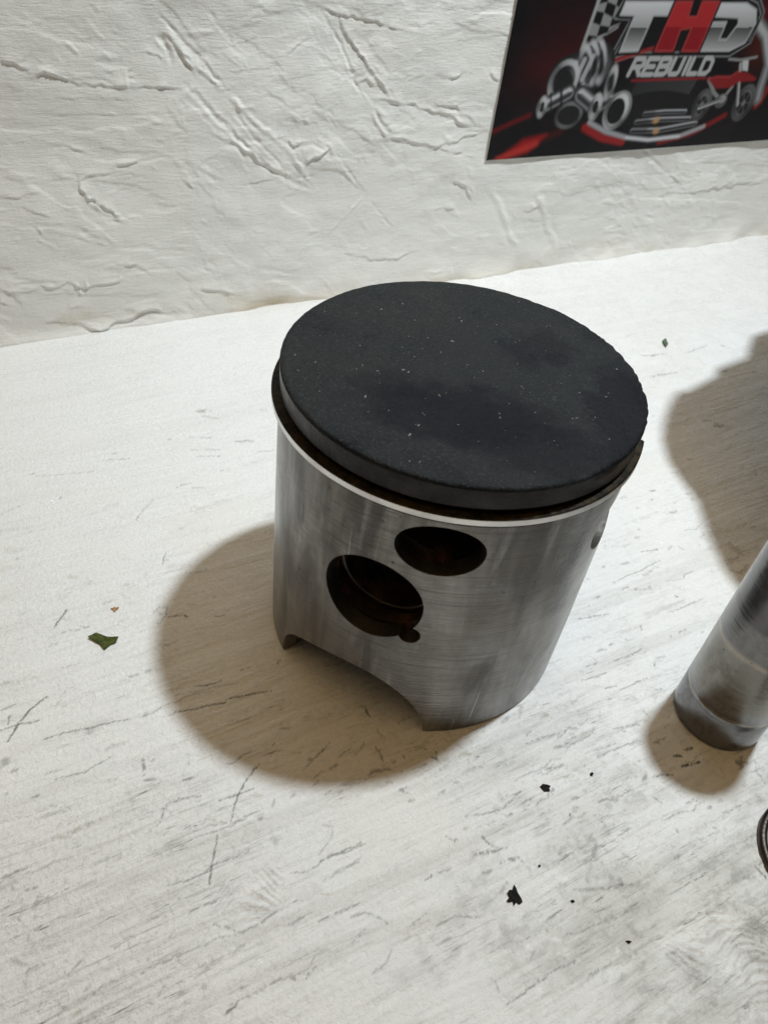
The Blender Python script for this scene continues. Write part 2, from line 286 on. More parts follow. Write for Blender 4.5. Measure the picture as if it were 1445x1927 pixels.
# ---------------------------------------------------------------- where the marks and scraps lie (units of S)
TABLE_MARKS = [[0.0132,0.95,0,[[-2.29,0.759],[-2.239,0.821],[-2.178,0.884]]],[0.0164,0.45,0,[[-2.263,0.703],[-2.211,0.696],[-2.141,0.687]]],[0.0067,0.6,0,[[-2.136,0.712],[-2.105,0.686],[-2.071,0.678]]],[0.0174,0.75,2,[[-2.687,0.031],[-2.61,0.137],[-2.536,0.198],[-2.458,0.242]]],[0.0275,0.7,2,[[-2.458,0.239],[-2.419,0.257]]],[0.0087,0.8,0,[[-2.687,0.031],[-2.61,0.137],[-2.536,0.198],[-2.436,0.251]]],[0.0059,0.75,0,[[-2.51,-0.036],[-2.428,-0.035],[-2.279,-0.059],[-2.151,-0.074],[-2.024,-0.099]]],[0.0059,0.7,0,[[-2.712,0.123],[-2.6,0.124],[-2.503,0.103]]],[0.006,0.5,0,[[-2.69,0.265],[-2.601,0.269]]],[0.0268,0.6,0,[[-2.031,-0.38],[-2.041,-0.438],[-2.054,-0.479]]],[0.0467,0.55,0,[[-2.046,-0.521],[-2.007,-0.543]]],[0.0147,0.8,0,[[-1.865,-0.613],[-1.827,-0.615],[-1.797,-0.613]]],[0.0112,0.7,0,[[-2.064,-0.806],[-2.035,-0.784],[-2.014,-0.729],[-1.966,-0.707],[-1.897,-0.713]]],[0.0058,0.5,0,[[-1.897,-0.713],[-1.802,-0.742]]],[0.0349,0.45,2,[[-2.572,-0.669],[-2.462,-0.665],[-2.328,-0.65]]],[0.0061,0.85,0,[[-1.435,-0.686],[-1.545,-0.754],[-1.619,-0.827],[-1.701,-0.944]]],[0.0057,0.8,0,[[-1.788,-0.989],[-1.845,-1.092],[-1.918,-1.222]]],[0.0058,0.7,0,[[-1.718,-0.805],[-1.614,-0.814],[-1.521,-0.819]]],[0.0085,0.5,0,[[-1.834,-0.918],[-1.717,-0.951],[-1.62,-0.974]]],[0.0051,0.65,0,[[-2.847,-0.755],[-2.782,-0.754],[-2.706,-0.757]]],[0.0128,0.6,0,[[-2.747,-0.862],[-2.689,-0.873]]],[0.0076,0.5,0,[[-2.743,-0.963],[-2.644,-0.949],[-2.555,-0.942]]],[0.0079,0.6,0,[[-2.06,-1.31],[-1.964,-1.306],[-1.897,-1.32]]],[0.0131,0.6,0,[[-1.96,-1.417],[-1.939,-1.44]]],[0.0078,0.6,0,[[-1.913,-1.452],[-1.858,-1.513],[-1.776,-1.517],[-1.669,-1.495],[-1.541,-1.488]]],[0.0213,0.5,0,[[-1.632,-1.585],[-1.542,-1.58]]],[0.0122,0.8,0,[[-2.048,-1.818],[-1.977,-1.806]]],[0.0224,0.5,0,[[-1.956,-1.748],[-1.917,-1.75]]],[0.0074,0.5,0,[[-2.017,-1.792],[-1.882,-1.794],[-1.754,-1.791]]],[0.0127,0.6,0,[[-1.712,-1.806],[-1.692,-1.827]]],[0.0051,0.6,0,[[-1.645,-1.844],[-1.599,-1.821],[-1.57,-1.824]]],[0.0289,0.35,0,[[-2.863,-1.18],[-2.808,-1.217]]],[0.0093,0.35,0,[[-2.794,-1.444],[-2.777,-1.402]]],[0.0072,0.5,0,[[-2.818,-1.245],[-2.762,-1.239]]],[0.0073,0.5,0,[[-2.639,-1.342],[-2.567,-1.3]]],[0.0074,0.5,0,[[-2.743,-1.08],[-2.698,-1.067]]],[0.0059,0.7,0,[[-2.671,0.147],[-2.649,0.204]]],[0.0111,0.5,0,[[-2.633,-0.379],[-2.587,-0.382]]],[0.0083,0.45,0,[[-2.548,-0.457],[-2.517,-0.481]]],[0.008,0.5,0,[[-2.509,-0.751],[-2.457,-0.749]]],[0.0305,0.35,1,[[-2.856,-0.813],[-2.795,-0.829]]],[0.0104,0.6,0,[[-1.677,0.639],[-1.626,0.674],[-1.575,0.663],[-1.604,0.59],[-1.665,0.541],[-1.68,0.557]]],[0.0278,0.3,0,[[-1.648,0.645],[-1.626,0.581]]],[0.0104,0.8,0,[[-1.601,0.574],[-1.525,0.558],[-1.492,0.553]]],[0.0105,0.9,0,[[-1.502,0.567],[-1.476,0.519]]],[0.0106,0.7,0,[[-1.312,0.451],[-1.231,0.444]]],[0.0248,0.5,1,[[-1.442,0.627],[-1.392,0.607]]],[0.011,0.6,0,[[-1.498,1.041],[-1.463,1.111],[-1.427,1.162]]],[0.011,0.5,0,[[-1.373,0.912],[-1.28,0.887],[-1.22,0.893]]],[0.0154,0.45,0,[[-1.55,1.556],[-1.461,1.664],[-1.364,1.736]]],[0.0164,0.55,0,[[-1.149,1.826],[-1.096,1.842],[-1.04,1.842]]],[0.0165,0.5,0,[[-1.037,1.777],[-0.95,1.745]]],[0.0164,0.5,0,[[-1.593,2.348],[-1.475,2.313],[-1.392,2.294]]],[0.0166,0.4,0,[[-1.545,2.412],[-1.47,2.394]]],[0.0156,0.7,0,[[-2.151,2.358],[-2.107,2.358]]],[0.0117,0.3,0,[[-2.113,2.326],[-1.944,2.283],[-1.829,2.256],[-1.697,2.234]]],[0.0154,0.8,0,[[-2.008,2.002],[-1.992,2.008]]],[0.011,0.4,0,[[-2.427,1.972],[-2.341,1.997],[-2.253,2.022]]],[0.0552,0.45,0,[[-0.691,2.764],[-0.574,2.708]]],[0.0274,0.3,0,[[-0.679,2.665],[-0.531,2.568]]],[0.0313,0.5,0,[[-0.526,2.229],[-0.368,2.173]]],[0.0379,0.3,0,[[-0.171,2.588],[-0.104,2.565]]],[0.0216,0.35,0,[[-0.904,2.24],[-0.672,2.163]]],[0.0174,0.4,0,[[-1.046,2.441],[-0.95,2.419]]],[0.0221,0.35,0,[[-0.862,2.426],[-0.652,2.323]]],[0.0172,0.4,0,[[-0.885,2.143],[-0.716,2.088]]],[0.0174,0.6,0,[[-0.716,2.088],[-0.697,2.081]]],[0.0178,0.35,0,[[-0.401,2.04],[-0.252,2.007]]],[0.0213,0.45,0,[[-0.764,1.9],[-0.679,1.901]]],[0.02,0.4,0,[[-0.699,1.102],[-0.652,1.119]]],[0.049,0.35,2,[[-2.142,1.175],[-2.057,1.141]]],[0.1058,0.18,2,[[-2.485,1.598],[-2.33,1.58]]],[0.0826,0.16,2,[[-2.517,1.385],[-2.451,1.399]]],[0.0146,0.4,0,[[-2.273,1.71],[-2.251,1.723]]],[0.0105,0.45,0,[[-2.416,1.457],[-2.374,1.475]]],[0.0163,0.85,0,[[-1.611,-0.021],[-1.528,-0.052],[-1.434,-0.051]]],[0.0063,0.9,0,[[-1.788,-0.155],[-1.681,-0.178],[-1.595,-0.192],[-1.471,-0.213]]],[0.0065,0.9,0,[[-1.465,-0.195],[-1.325,-0.216],[-1.185,-0.243]]],[0.0064,0.4,0,[[-1.74,-0.04],[-1.606,-0.068],[-1.503,-0.076],[-1.329,-0.117]]],[0.024,0.9,0,[[-1.062,-0.061],[-1.037,-0.053]]],[0.0235,0.5,0,[[-1.302,-0.025],[-1.227,-0.031]]],[0.0125,0.7,0,[[-1.326,-0.612],[-1.301,-0.6]]],[0.0062,0.7,0,[[-1.385,-0.648],[-1.282,-0.649]]],[0.0126,0.5,0,[[-1.105,-0.777],[-0.995,-0.728]]],[0.019,0.5,0,[[-0.997,-0.833],[-0.891,-0.812]]],[0.0202,0.8,0,[[-0.687,-0.602],[-0.696,-0.664]]],[0.0129,0.7,0,[[-0.759,-0.856],[-0.753,-0.926],[-0.764,-0.973]]],[0.0376,0.6,0,[[-0.885,-1.007],[-0.82,-1.014],[-0.736,-1.037]]],[0.013,0.9,0,[[-0.48,-1.063],[-0.453,-1.105]]],[0.0131,0.8,0,[[-0.435,-1.037],[-0.458,-1.088]]],[0.0096,0.5,0,[[-0.623,-1.088],[-0.482,-1.092]]],[0.0092,0.5,0,[[-1.228,-0.831],[-1.13,-0.788],[-1.046,-0.751]]],[0.0092,0.4,0,[[-1.195,-0.903],[-1.102,-0.873]]],[0.0262,0.35,1,[[-1.193,-0.334],[-1.126,-0.338]]],[0.0261,0.3,1,[[-1.071,-0.5],[-1.022,-0.514]]],[0.0095,0.5,0,[[-1.505,-0.346],[-1.448,-0.367]]],[0.0308,0.35,0,[[-1.037,-1.016],[-0.911,-1.031]]],[0.0121,0.5,0,[[-1.172,-1.025],[-1.127,-1.011]]],[0.0122,0.5,0,[[-1.092,-1.048],[-1.062,-1.04]]],[0.0125,0.6,0,[[-0.765,-1.168],[-0.714,-1.176],[-0.749,-1.189]]],[0.0153,0.5,0,[[-1.197,-0.937],[-1.165,-0.924]]],[0.0297,0.3,0,[[-0.925,-0.548],[-0.89,-0.563]]],[0.0129,0.7,0,[[-0.634,-0.979],[-0.635,-1.008]]],[0.0131,0.6,0,[[-0.506,-1.009],[-0.476,-1.007]]],[0.0069,0.5,0,[[-0.796,-0.205],[-0.658,-0.228]]],[0.0152,0.7,0,[[-0.469,-1.615],[-0.44,-1.682],[-0.415,-1.708]]],[0.0269,0.65,0,[[-0.567,-1.686],[-0.473,-1.701],[-0.383,-1.723]]],[0.0299,0.7,0,[[-0.448,-1.788],[-0.347,-1.794]]],[0.0265,0.5,0,[[-0.571,-1.787],[-0.527,-1.798]]],[0.0144,0.7,0,[[-0.881,-1.678],[-0.833,-1.679]]],[0.0116,0.5,0,[[-0.803,-1.678],[-0.709,-1.686]]],[0.0091,0.6,0,[[-0.619,-1.556],[-0.605,-1.567]]],[0.037,0.4,0,[[0.04,-1.977],[0.13,-1.921]]],[0.0276,0.4,0,[[-0.131,-1.869],[-0.094,-1.892]]],[0.0268,0.45,0,[[-0.17,-2.075],[-0.044,-2.134],[0.063,-2.166]]],[0.0182,0.8,0,[[0.078,-2.161],[0.108,-2.178]]],[0.0121,0.8,0,[[0.119,-2.192],[0.152,-2.199]]],[0.0195,0.6,0,[[0.146,-1.64],[0.197,-1.659]]],[0.0164,0.6,0,[[0.29,-1.727],[0.352,-1.738],[0.414,-1.766]]],[0.0096,0.8,0,[[0.072,-1.723],[0.103,-1.71]]],[0.02,0.5,0,[[0.479,-1.748],[0.542,-1.761]]],[0.0124,0.6,0,[[-0.49,-1.466],[-0.347,-1.511],[-0.242,-1.517],[-0.101,-1.475]]],[0.0124,0.5,0,[[-0.323,-1.603],[-0.298,-1.615]]],[0.0132,0.35,0,[[0.08,-1.447],[0.25,-1.444]]],[0.0165,0.5,2,[[0.115,-1.496],[0.264,-1.518]]],[0.0053,0.6,0,[[-0.823,-2.368],[-0.708,-2.364],[-0.545,-2.351],[-0.386,-2.364]]],[0.0055,0.5,0,[[-0.384,-2.451],[-0.221,-2.451]]],[0.0054,0.6,0,[[-1.479,-1.63],[-1.377,-1.637],[-1.234,-1.636]]],[0.0164,0.5,0,[[-1.326,-1.678],[-1.246,-1.695],[-1.19,-1.745],[-1.17,-1.793]]],[0.0055,0.5,0,[[-0.962,-1.914],[-0.829,-1.913],[-0.717,-1.966]]],[0.0082,0.5,0,[[-1.085,-1.855],[-0.95,-1.83]]],[0.0165,0.4,2,[[-1.076,-1.855],[-0.955,-1.87]]],[0.008,0.45,0,[[-1.405,-1.803],[-1.281,-1.765]]],[0.0131,0.4,0,[[-1.347,-1.964],[-1.262,-1.95],[-1.207,-1.914]]],[0.0057,0.6,0,[[-1.352,-1.349],[-1.224,-1.353],[-1.094,-1.357]]],[0.017,0.35,0,[[-1.297,-1.43],[-1.155,-1.441]]],[0.0086,0.35,0,[[-1.338,-1.319],[-1.241,-1.269],[-1.204,-1.209]]],[0.0088,0.35,0,[[-1.255,-1.176],[-1.204,-1.209]]],[0.0057,0.55,0,[[-0.395,-2.136],[-0.31,-2.133]]],[0.0084,0.5,0,[[-0.578,-2.166],[-0.523,-2.159]]],[0.0083,0.4,0,[[-0.593,-2.256],[-0.529,-2.222]]],[0.0081,0.4,0,[[-0.814,-2.244],[-0.813,-2.313]]],[0.0172,0.5,0,[[0.073,-2.552],[0.137,-2.566]]],[0.0253,0.4,0,[[0.764,-2.448],[0.828,-2.459]]],[0.0096,0.8,0,[[0.876,-2.414],[0.89,-2.507]]],[0.0272,0.25,0,[[0.983,-2.042],[1.008,-2.043]]],[0.0101,0.5,0,[[0.616,-1.832],[0.645,-1.91]]],[0.0098,0.5,0,[[0.606,-2.06],[0.603,-2.083]]],[0.0099,0.45,0,[[0.789,-2.092],[0.794,-2.125]]],[0.0098,0.4,0,[[0.751,-2.168],[0.838,-2.183]]],[0.0094,0.5,0,[[-0.764,-1.165],[-0.72,-1.216]]],[0.0156,0.5,0,[[-0.812,-1.1],[-0.777,-1.112]]],[0.0069,0.5,0,[[0.468,-1.448],[0.66,-1.462]]],[0.0205,0.4,0,[[0.279,-1.341],[0.398,-1.347]]],[0.0083,0.5,1,[[-1.411,-1.518],[-1.354,-1.531]]],[0.0091,0.6,0,[[-0.65,-1.522],[-0.621,-1.575]]],[0.0841,0.1,0,[[-0.648,-2.083],[-0.555,-2.258],[-0.404,-2.426]]],[0.1051,0.12,0,[[-1.296,-1.965],[-1.038,-2.135]]],[0.1734,0.14,0,[[0.135,-2.557],[0.232,-2.796]]],[0.1169,0.1,2,[[0.092,-2.436],[0.582,-2.456]]],[0.0385,0.5,3,[[-0.707,-2.17],[-0.681,-2.174]]],[0.0392,0.6,3,[[-0.559,-2.167],[-0.569,-2.195]]],[0.0339,0.6,3,[[-0.433,-2.227],[-0.391,-2.252]]],[0.0446,0.5,3,[[-0.448,-2.302],[-0.376,-2.312]]],[0.0341,0.5,3,[[-0.152,-2.419],[-0.16,-2.448]]],[0.0375,0.5,3,[[-0.652,-2.391],[-0.622,-2.39]]],[0.0249,0.6,3,[[-0.836,-2.01],[-0.824,-2.013]]],[0.0256,0.5,3,[[-1.379,-2.06],[-1.37,-2.068]]],[0.036,0.4,3,[[-0.205,-1.967],[-0.165,-2.013]]],[0.03,0.8,0,[[2.605,0.387],[2.661,0.371]]],[0.0293,0.4,2,[[2.281,0.412],[2.343,0.394]]],[0.0296,0.5,0,[[2.535,0.298],[2.565,0.287]]],[0.0439,0.45,0,[[2.571,0.099],[2.654,0.102]]],[0.0387,0.4,0,[[2.332,0.247],[2.369,0.245]]],[0.0416,0.45,1,[[2.071,-0.029],[2.122,-0.034]]],[0.0136,0.7,0,[[1.998,-0.174],[2.139,-0.212],[2.16,-0.2]]],[0.0139,0.5,0,[[2.347,-0.242],[2.366,-0.301]]],[0.0187,0.5,0,[[2.162,0.033],[2.188,0.04]]],[0.0216,0.8,0,[[1.934,-0.658],[1.953,-0.666]]],[0.0256,0.4,2,[[1.624,-0.468],[1.737,-0.508],[1.883,-0.56]]],[0.0393,0.4,2,[[2.02,-0.615],[2.065,-0.633]]],[0.0126,0.5,0,[[1.735,-0.758],[1.922,-0.764],[2.16,-0.76]]],[0.0121,0.7,0,[[1.055,-0.548],[1.186,-0.564],[1.309,-0.592]]],[0.0082,0.6,0,[[1.475,-0.773],[1.45,-0.806]]],[0.0079,0.5,0,[[1.354,-1.054],[1.307,-1.097]]],[0.0155,0.6,0,[[1.061,-0.945],[1.161,-0.956],[1.29,-0.954],[1.352,-0.94]]],[0.0149,0.6,0,[[0.74,-0.985],[0.863,-1.0],[0.953,-1.001]]],[0.0112,0.6,0,[[0.945,-1.155],[1.067,-1.155],[1.191,-1.155]]],[0.0114,0.55,0,[[0.846,-0.909],[0.96,-0.918]]],[0.0112,0.6,0,[[0.854,-1.101],[0.946,-1.118]]],[0.0197,0.6,0,[[1.132,-0.823],[1.172,-0.823]]],[0.0123,0.6,0,[[1.692,-0.94],[1.777,-0.941]]],[0.0118,0.5,0,[[1.366,-1.05],[1.457,-1.057]]],[0.0103,0.6,0,[[0.479,-1.488],[0.63,-1.491],[0.817,-1.507]]],[0.0102,0.6,0,[[0.108,-1.233],[0.213,-1.234],[0.323,-1.25]]],[0.0267,0.5,0,[[0.135,-1.43],[0.232,-1.442]]],[0.0313,0.45,2,[[0.417,-1.324],[0.527,-1.326]]],[0.0138,0.6,0,[[0.294,-1.289],[0.447,-1.25]]],[0.0266,0.5,2,[[0.202,-1.515],[0.261,-1.523]]],[0.0099,0.5,0,[[0.06,-1.427],[0.192,-1.424]]],[0.0178,0.5,0,[[0.7,-1.375],[0.884,-1.414]]],[0.0247,0.9,0,[[0.929,-1.689],[0.993,-1.715]]],[0.0285,0.95,0,[[1.032,-1.689],[1.098,-1.698]]],[0.028,0.95,0,[[0.933,-1.761],[1.003,-1.78],[1.067,-1.792]]],[0.0178,0.6,0,[[0.878,-1.561],[0.983,-1.567]]],[0.0103,0.8,0,[[0.707,-1.742],[0.769,-1.751],[0.849,-1.781]]],[0.0569,0.5,0,[[1.282,-1.937],[1.352,-1.929]]],[0.0429,0.6,0,[[1.298,-1.892],[1.359,-1.893]]],[0.0181,0.4,0,[[1.423,-1.922],[1.357,-1.996],[1.344,-2.079]]],[0.0103,0.5,0,[[0.486,-1.53],[0.501,-1.562]]],[0.0139,0.5,0,[[0.698,-1.625],[0.713,-1.625]]],[0.0147,0.5,0,[[0.988,-1.348],[0.986,-1.417]]],[0.0114,0.6,0,[[1.173,-1.253],[1.233,-1.264]]],[0.0616,0.5,0,[[5.254,2.072],[5.292,2.026]]],[0.0384,0.5,0,[[4.124,2.222],[4.208,2.18],[4.437,2.157]]],[0.043,0.45,0,[[3.918,1.821],[4.069,1.832],[4.276,1.818]]],[0.033,0.35,0,[[4.687,2.08],[5.062,2.148]]],[0.0395,0.6,0,[[5.151,1.538],[5.218,1.522]]],[0.0349,0.5,0,[[3.9,1.049],[3.984,1.006],[3.997,0.935]]],[0.0462,0.7,0,[[3.936,0.917],[4.073,0.896]]],[0.0461,0.4,0,[[4.061,0.731],[4.147,0.752]]],[0.0268,0.6,0,[[3.265,0.607],[3.328,0.591]]],[0.0333,0.5,0,[[3.848,0.433],[3.888,0.431]]],[0.0326,0.4,0,[[3.779,0.246],[3.729,0.172]]],[0.1141,0.45,2,[[2.763,-0.396],[2.779,-0.532]]],[0.0459,0.5,1,[[2.572,-0.613],[2.619,-0.666],[2.747,-0.628]]],[0.0255,0.5,0,[[3.4,-0.164],[3.427,-0.174]]],[0.0323,0.5,0,[[4.774,1.652],[4.911,1.671]]],[0.0285,0.4,0,[[3.425,1.264],[3.448,1.256]]],[0.0238,0.5,0,[[4.041,1.223],[4.079,1.219]]]]
WALL_MARKS = [[0.0334,1.0,0,[[-1.595,2.384],[-1.504,2.367],[-1.429,2.313],[-1.39,2.261]]],[0.0346,0.9,0,[[-1.39,2.261],[-1.297,2.304],[-1.203,2.27],[-1.032,2.218],[-0.827,2.19],[-0.641,2.176]]],[0.0284,0.6,0,[[-0.641,2.176],[-0.641,2.303],[-0.598,2.327]]],[0.0325,0.8,0,[[-0.641,2.171],[-0.475,2.183],[-0.223,2.162]]],[0.0234,0.8,0,[[-0.481,2.436],[-0.4,2.423],[-0.349,2.381]]],[0.0343,-0.9,1,[[-0.361,2.579],[-0.3,2.483],[-0.267,2.361]]],[0.0305,1.2,0,[[-0.307,2.579],[-0.193,2.422],[-0.086,2.296]]],[0.0184,-0.6,1,[[-0.375,2.741],[-0.25,2.615],[-0.038,2.409],[0.203,2.134]]],[0.0269,0.6,1,[[-0.254,2.556],[-0.042,2.321],[0.188,2.143]]],[0.0331,-0.7,1,[[-0.163,2.207],[0.062,1.963],[0.305,1.727],[0.566,1.475],[0.917,1.262],[1.063,1.202]]],[0.0342,0.6,1,[[0.188,2.148],[0.433,1.894],[0.764,1.646],[1.096,1.249]]],[0.0221,-0.5,1,[[0.246,1.984],[0.498,1.689],[0.807,1.397]]],[0.041,1.0,0,[[0.087,1.78],[0.241,1.701],[0.433,1.573],[0.601,1.442],[0.773,1.368]]],[0.0302,0.6,0,[[0.367,1.301],[0.568,1.334],[0.756,1.353]]],[0.0337,0.9,0,[[0.797,1.689],[0.866,1.635],[0.934,1.647]]],[0.0354,1.0,0,[[0.977,1.481],[1.081,1.512],[1.253,1.584],[1.301,1.519]]],[0.0298,0.8,0,[[1.195,1.655],[1.257,1.527]]],[0.0203,-0.5,1,[[1.291,1.557],[1.451,1.388],[1.665,1.139]]],[0.0279,0.9,0,[[1.052,2.788],[1.264,2.728],[1.565,2.693],[1.994,2.59]]],[0.0327,1.0,0,[[1.265,2.716],[1.309,2.587],[1.495,2.4],[1.653,2.231],[1.837,2.054]]],[0.02,-0.6,1,[[1.07,2.763],[1.283,2.508],[1.486,2.149],[1.569,2.031]]],[0.0322,0.7,1,[[1.483,2.177],[1.582,2.232],[1.679,2.159]]],[0.0293,0.6,1,[[1.672,1.909],[1.783,1.752],[1.888,1.669]]],[0.0413,0.4,0,[[1.888,1.669],[2.392,1.564],[3.031,1.394]]],[0.0478,0.5,0,[[1.677,2.028],[2.131,1.955],[2.456,1.868],[2.938,1.704]]],[0.0363,0.9,0,[[-1.152,1.454],[-1.164,1.369],[-0.999,1.225],[-0.88,1.124],[-0.735,1.095]]],[0.0372,0.7,1,[[-1.148,1.325],[-0.978,1.163],[-0.782,1.069]]],[0.0273,0.6,0,[[-1.125,1.452],[-1.051,1.489],[-0.853,1.491]]],[0.0272,0.5,0,[[-0.818,1.554],[-0.585,1.582]]],[0.024,0.5,0,[[-0.238,1.405],[-0.15,1.308],[-0.088,1.288]]],[0.0251,0.5,0,[[-0.19,1.157],[-0.121,1.26]]],[0.0224,0.6,0,[[-1.795,1.361],[-1.641,1.349],[-1.461,1.392]]],[0.0276,0.5,0,[[-1.656,1.265],[-1.431,1.159]]],[0.0285,0.7,0,[[-1.578,1.098],[-1.523,1.018]]],[0.024,0.5,0,[[-1.873,0.964],[-1.71,0.971]]],[0.0314,0.9,0,[[-1.617,0.541],[-1.495,0.491],[-1.385,0.536]]],[0.0317,0.8,0,[[-1.384,0.543],[-1.247,0.457],[-1.092,0.481],[-0.906,0.48],[-0.843,0.634],[-0.764,0.641],[-0.586,0.507]]],[0.0266,0.6,1,[[-1.311,0.533],[-1.268,0.409]]],[0.0266,0.6,1,[[-1.221,0.538],[-1.187,0.449]]],[0.036,0.8,0,[[-1.953,0.554],[-1.856,0.475],[-1.819,0.37]]],[0.0316,0.6,0,[[-1.981,0.411],[-1.874,0.378]]],[0.0211,0.5,0,[[-1.41,1.776],[-1.231,1.747],[-1.029,1.655]]],[0.0214,0.5,0,[[-0.188,2.024],[-0.189,1.889]]],[0.021,0.6,0,[[0.772,2.412],[0.956,2.547]]],[0.0209,0.35,0,[[0.251,2.292],[0.649,2.313]]],[0.028,0.5,0,[[0.824,1.865],[0.993,1.844]]],[0.0418,0.6,0,[[2.805,1.143],[2.95,1.078],[3.05,0.922]]],[0.043,0.4,0,[[2.557,0.871],[2.865,0.855]]],[0.0295,0.4,1,[[1.171,0.62],[1.706,1.119]]],[0.0228,-0.4,1,[[1.755,1.029],[2.08,0.692]]],[0.0688,0.7,0,[[-1.331,0.067],[-1.15,0.012],[-0.821,0.069],[-0.75,0.121],[-0.452,0.094]]],[0.0703,0.5,0,[[-0.134,0.269],[0.216,0.183]]],[0.0492,0.4,0,[[1.495,0.472],[2.088,0.326],[2.377,0.411]]],[0.026,0.4,1,[[-1.092,2.507],[-1.004,2.426]]],[0.0235,0.4,0,[[-0.813,2.305],[-0.712,2.267]]],[0.024,0.35,0,[[-1.254,2.106],[-0.89,2.109],[-0.623,2.076]]],[0.0245,0.35,0,[[-1.271,1.994],[-0.772,1.964],[-0.407,1.978]]],[0.0239,0.3,0,[[-0.151,2.422],[0.254,2.483],[0.552,2.583]]],[0.0614,0.35,1,[[-1.361,1.592],[-1.237,1.53]]],[0.0579,0.5,0,[[2.316,2.221],[2.536,2.204],[2.641,2.23]]],[0.0353,0.6,0,[[2.976,2.24],[3.092,2.16]]],[0.0416,0.6,0,[[2.749,1.151],[2.962,1.101],[3.024,1.011]]],[0.0476,0.8,0,[[3.833,0.739],[4.002,0.787]]],[0.049,0.4,0,[[2.897,1.753],[2.632,1.913],[2.326,1.966]]],[0.0457,0.6,0,[[6.051,1.033],[6.28,0.899]]],[0.0413,0.4,0,[[1.904,1.674],[2.404,1.528],[3.035,1.67]]],[0.0224,0.8,0,[[2.733,2.793],[2.806,2.789]]],[0.0632,0.3,1,[[3.321,1.005],[3.87,0.28]]],[0.0416,-0.4,1,[[5.425,1.37],[5.995,1.036]]],[0.0531,0.4,1,[[3.951,0.957],[4.468,0.214]]],[0.0389,0.4,0,[[1.695,1.943],[1.94,1.673]]],[0.035,0.7,0,[[3.493,0.4],[3.615,0.367]]],[0.0421,0.35,0,[[1.341,1.374],[1.682,1.131]]],[0.0631,0.35,0,[[6.019,0.758],[7.138,0.796],[8.011,0.776]]]]
POSTER = {"T":[[1.376,1.514],[2.04,1.526],[2.017,1.401],[1.81,1.399],[1.739,1.061],[1.481,1.052],[1.551,1.395],[1.352,1.396]],"H":[[2.085,1.527],[2.324,1.532],[2.326,1.39],[2.459,1.392],[2.468,1.535],[2.726,1.54],[2.657,1.054],[2.4,1.055],[2.436,1.285],[2.273,1.268],[2.262,1.056],[1.99,1.056]],"D":[[2.76,1.525],[3.168,1.532],[3.36,1.47],[3.434,1.338],[3.376,1.14],[3.163,1.055],[2.665,1.057],[2.723,1.341],[2.949,1.344],[2.931,1.17],[3.047,1.17],[3.154,1.331],[3.119,1.392],[2.749,1.399]],"topline":[[1.272,1.512],[3.541,1.555]],"lowline":[[1.388,1.281],[3.466,1.297]],"border":[[1.378,1.557],[1.296,1.382],[1.539,1.376],[1.368,0.952],[1.644,1.026],[3.184,1.019],[3.449,1.15],[3.487,1.441],[3.352,1.559],[3.158,1.605]],"redline":[[1.461,0.971],[1.92,1.079],[2.001,1.098]],"reb0":[[1.7,0.823],[1.751,0.983]],"reb1":[[2.973,0.82],[2.992,0.982]],"underline":[[1.785,0.764],[2.344,0.767],[2.932,0.771]],"flag":[[1.009,1.514],[1.393,1.521],[1.364,1.214],[0.956,1.071]],"flagstaff":[[1.009,1.514],[0.946,1.061]],"shaft":[[0.601,0.523],[0.919,0.657]],"web":[0.839,0.77],"drum":[[0.819,0.79],[1.224,0.914]],"discs":[[1.054,0.915],[1.142,0.944],[1.238,0.953]],"rod":[[1.098,0.633],[1.351,0.501]],"rodeye":[1.351,0.501],"eye":[1.672,0.448],"arc":[1.477,0.748],"low":[0.998,0.427],"wheel1":[3.022,0.474],"wheel2":[3.747,0.476],"fork":[[3.434,0.913],[3.65,0.455]],"body":[[2.974,0.755],[3.096,0.782],[3.339,0.778],[3.445,0.836],[3.636,0.812],[3.806,0.757],[3.797,0.726],[3.515,0.717],[3.408,0.658],[3.167,0.651]],"plate":[[3.437,0.968],[3.549,0.956],[3.605,0.834],[3.502,0.847]],"bar":[[3.212,0.969],[3.408,0.957],[3.671,0.988]],"engine":[3.332,0.511],"swing":[[3.326,0.523],[2.988,0.44]],"frame":[[2.991,0.755],[3.157,0.607],[3.332,0.511],[3.437,0.668]],"silver":[[1.321,0.34],[1.605,0.23],[1.949,0.151],[2.326,0.106],[2.821,0.126],[3.19,0.223]],"red1":[[1.275,0.288],[1.567,0.169],[1.906,0.103]],"red2":[[2.509,0.069],[3.019,0.146],[3.498,0.342]],"arcR":[[3.472,1.339],[3.689,1.215],[3.922,0.931],[3.948,0.658],[3.98,0.517]],"arcR2":[[4.106,0.702],[4.052,0.492],[3.995,0.434]],"bars":[[[2.127,0.407],[2.445,0.419],[2.781,0.412]],[[2.037,0.32],[2.386,0.335],[2.892,0.328]],[[2.015,0.224],[2.442,0.213],[3.025,0.269]]],"tread":[[1.852,0.679],[2.756,0.66]],"splash":[[0.143,-0.002],[0.449,0.194],[0.746,0.234],[0.632,0.142],[0.543,0.059]],"streak":[[0.015,0.297],[0.285,0.39],[0.459,0.445]],"streak2":[[0.625,0.164],[0.939,0.258]],"glow":[[0.717,1.015],[0.541,0.804],[3.659,1.065],[1.2,1.128],[3.528,1.442]]}
LEAF_OUT = [[-2.109,0.591],[-2.055,0.616],[-1.999,0.553],[-1.936,0.518],[-1.96,0.488],[-1.995,0.487],[-2.04,0.46],[-2.054,0.515]]
ORANGE_OUT = [[-1.923,0.773],[-1.902,0.776],[-1.895,0.788],[-1.889,0.771],[-1.87,0.759],[-1.884,0.754],[-1.907,0.741],[-1.908,0.762]]
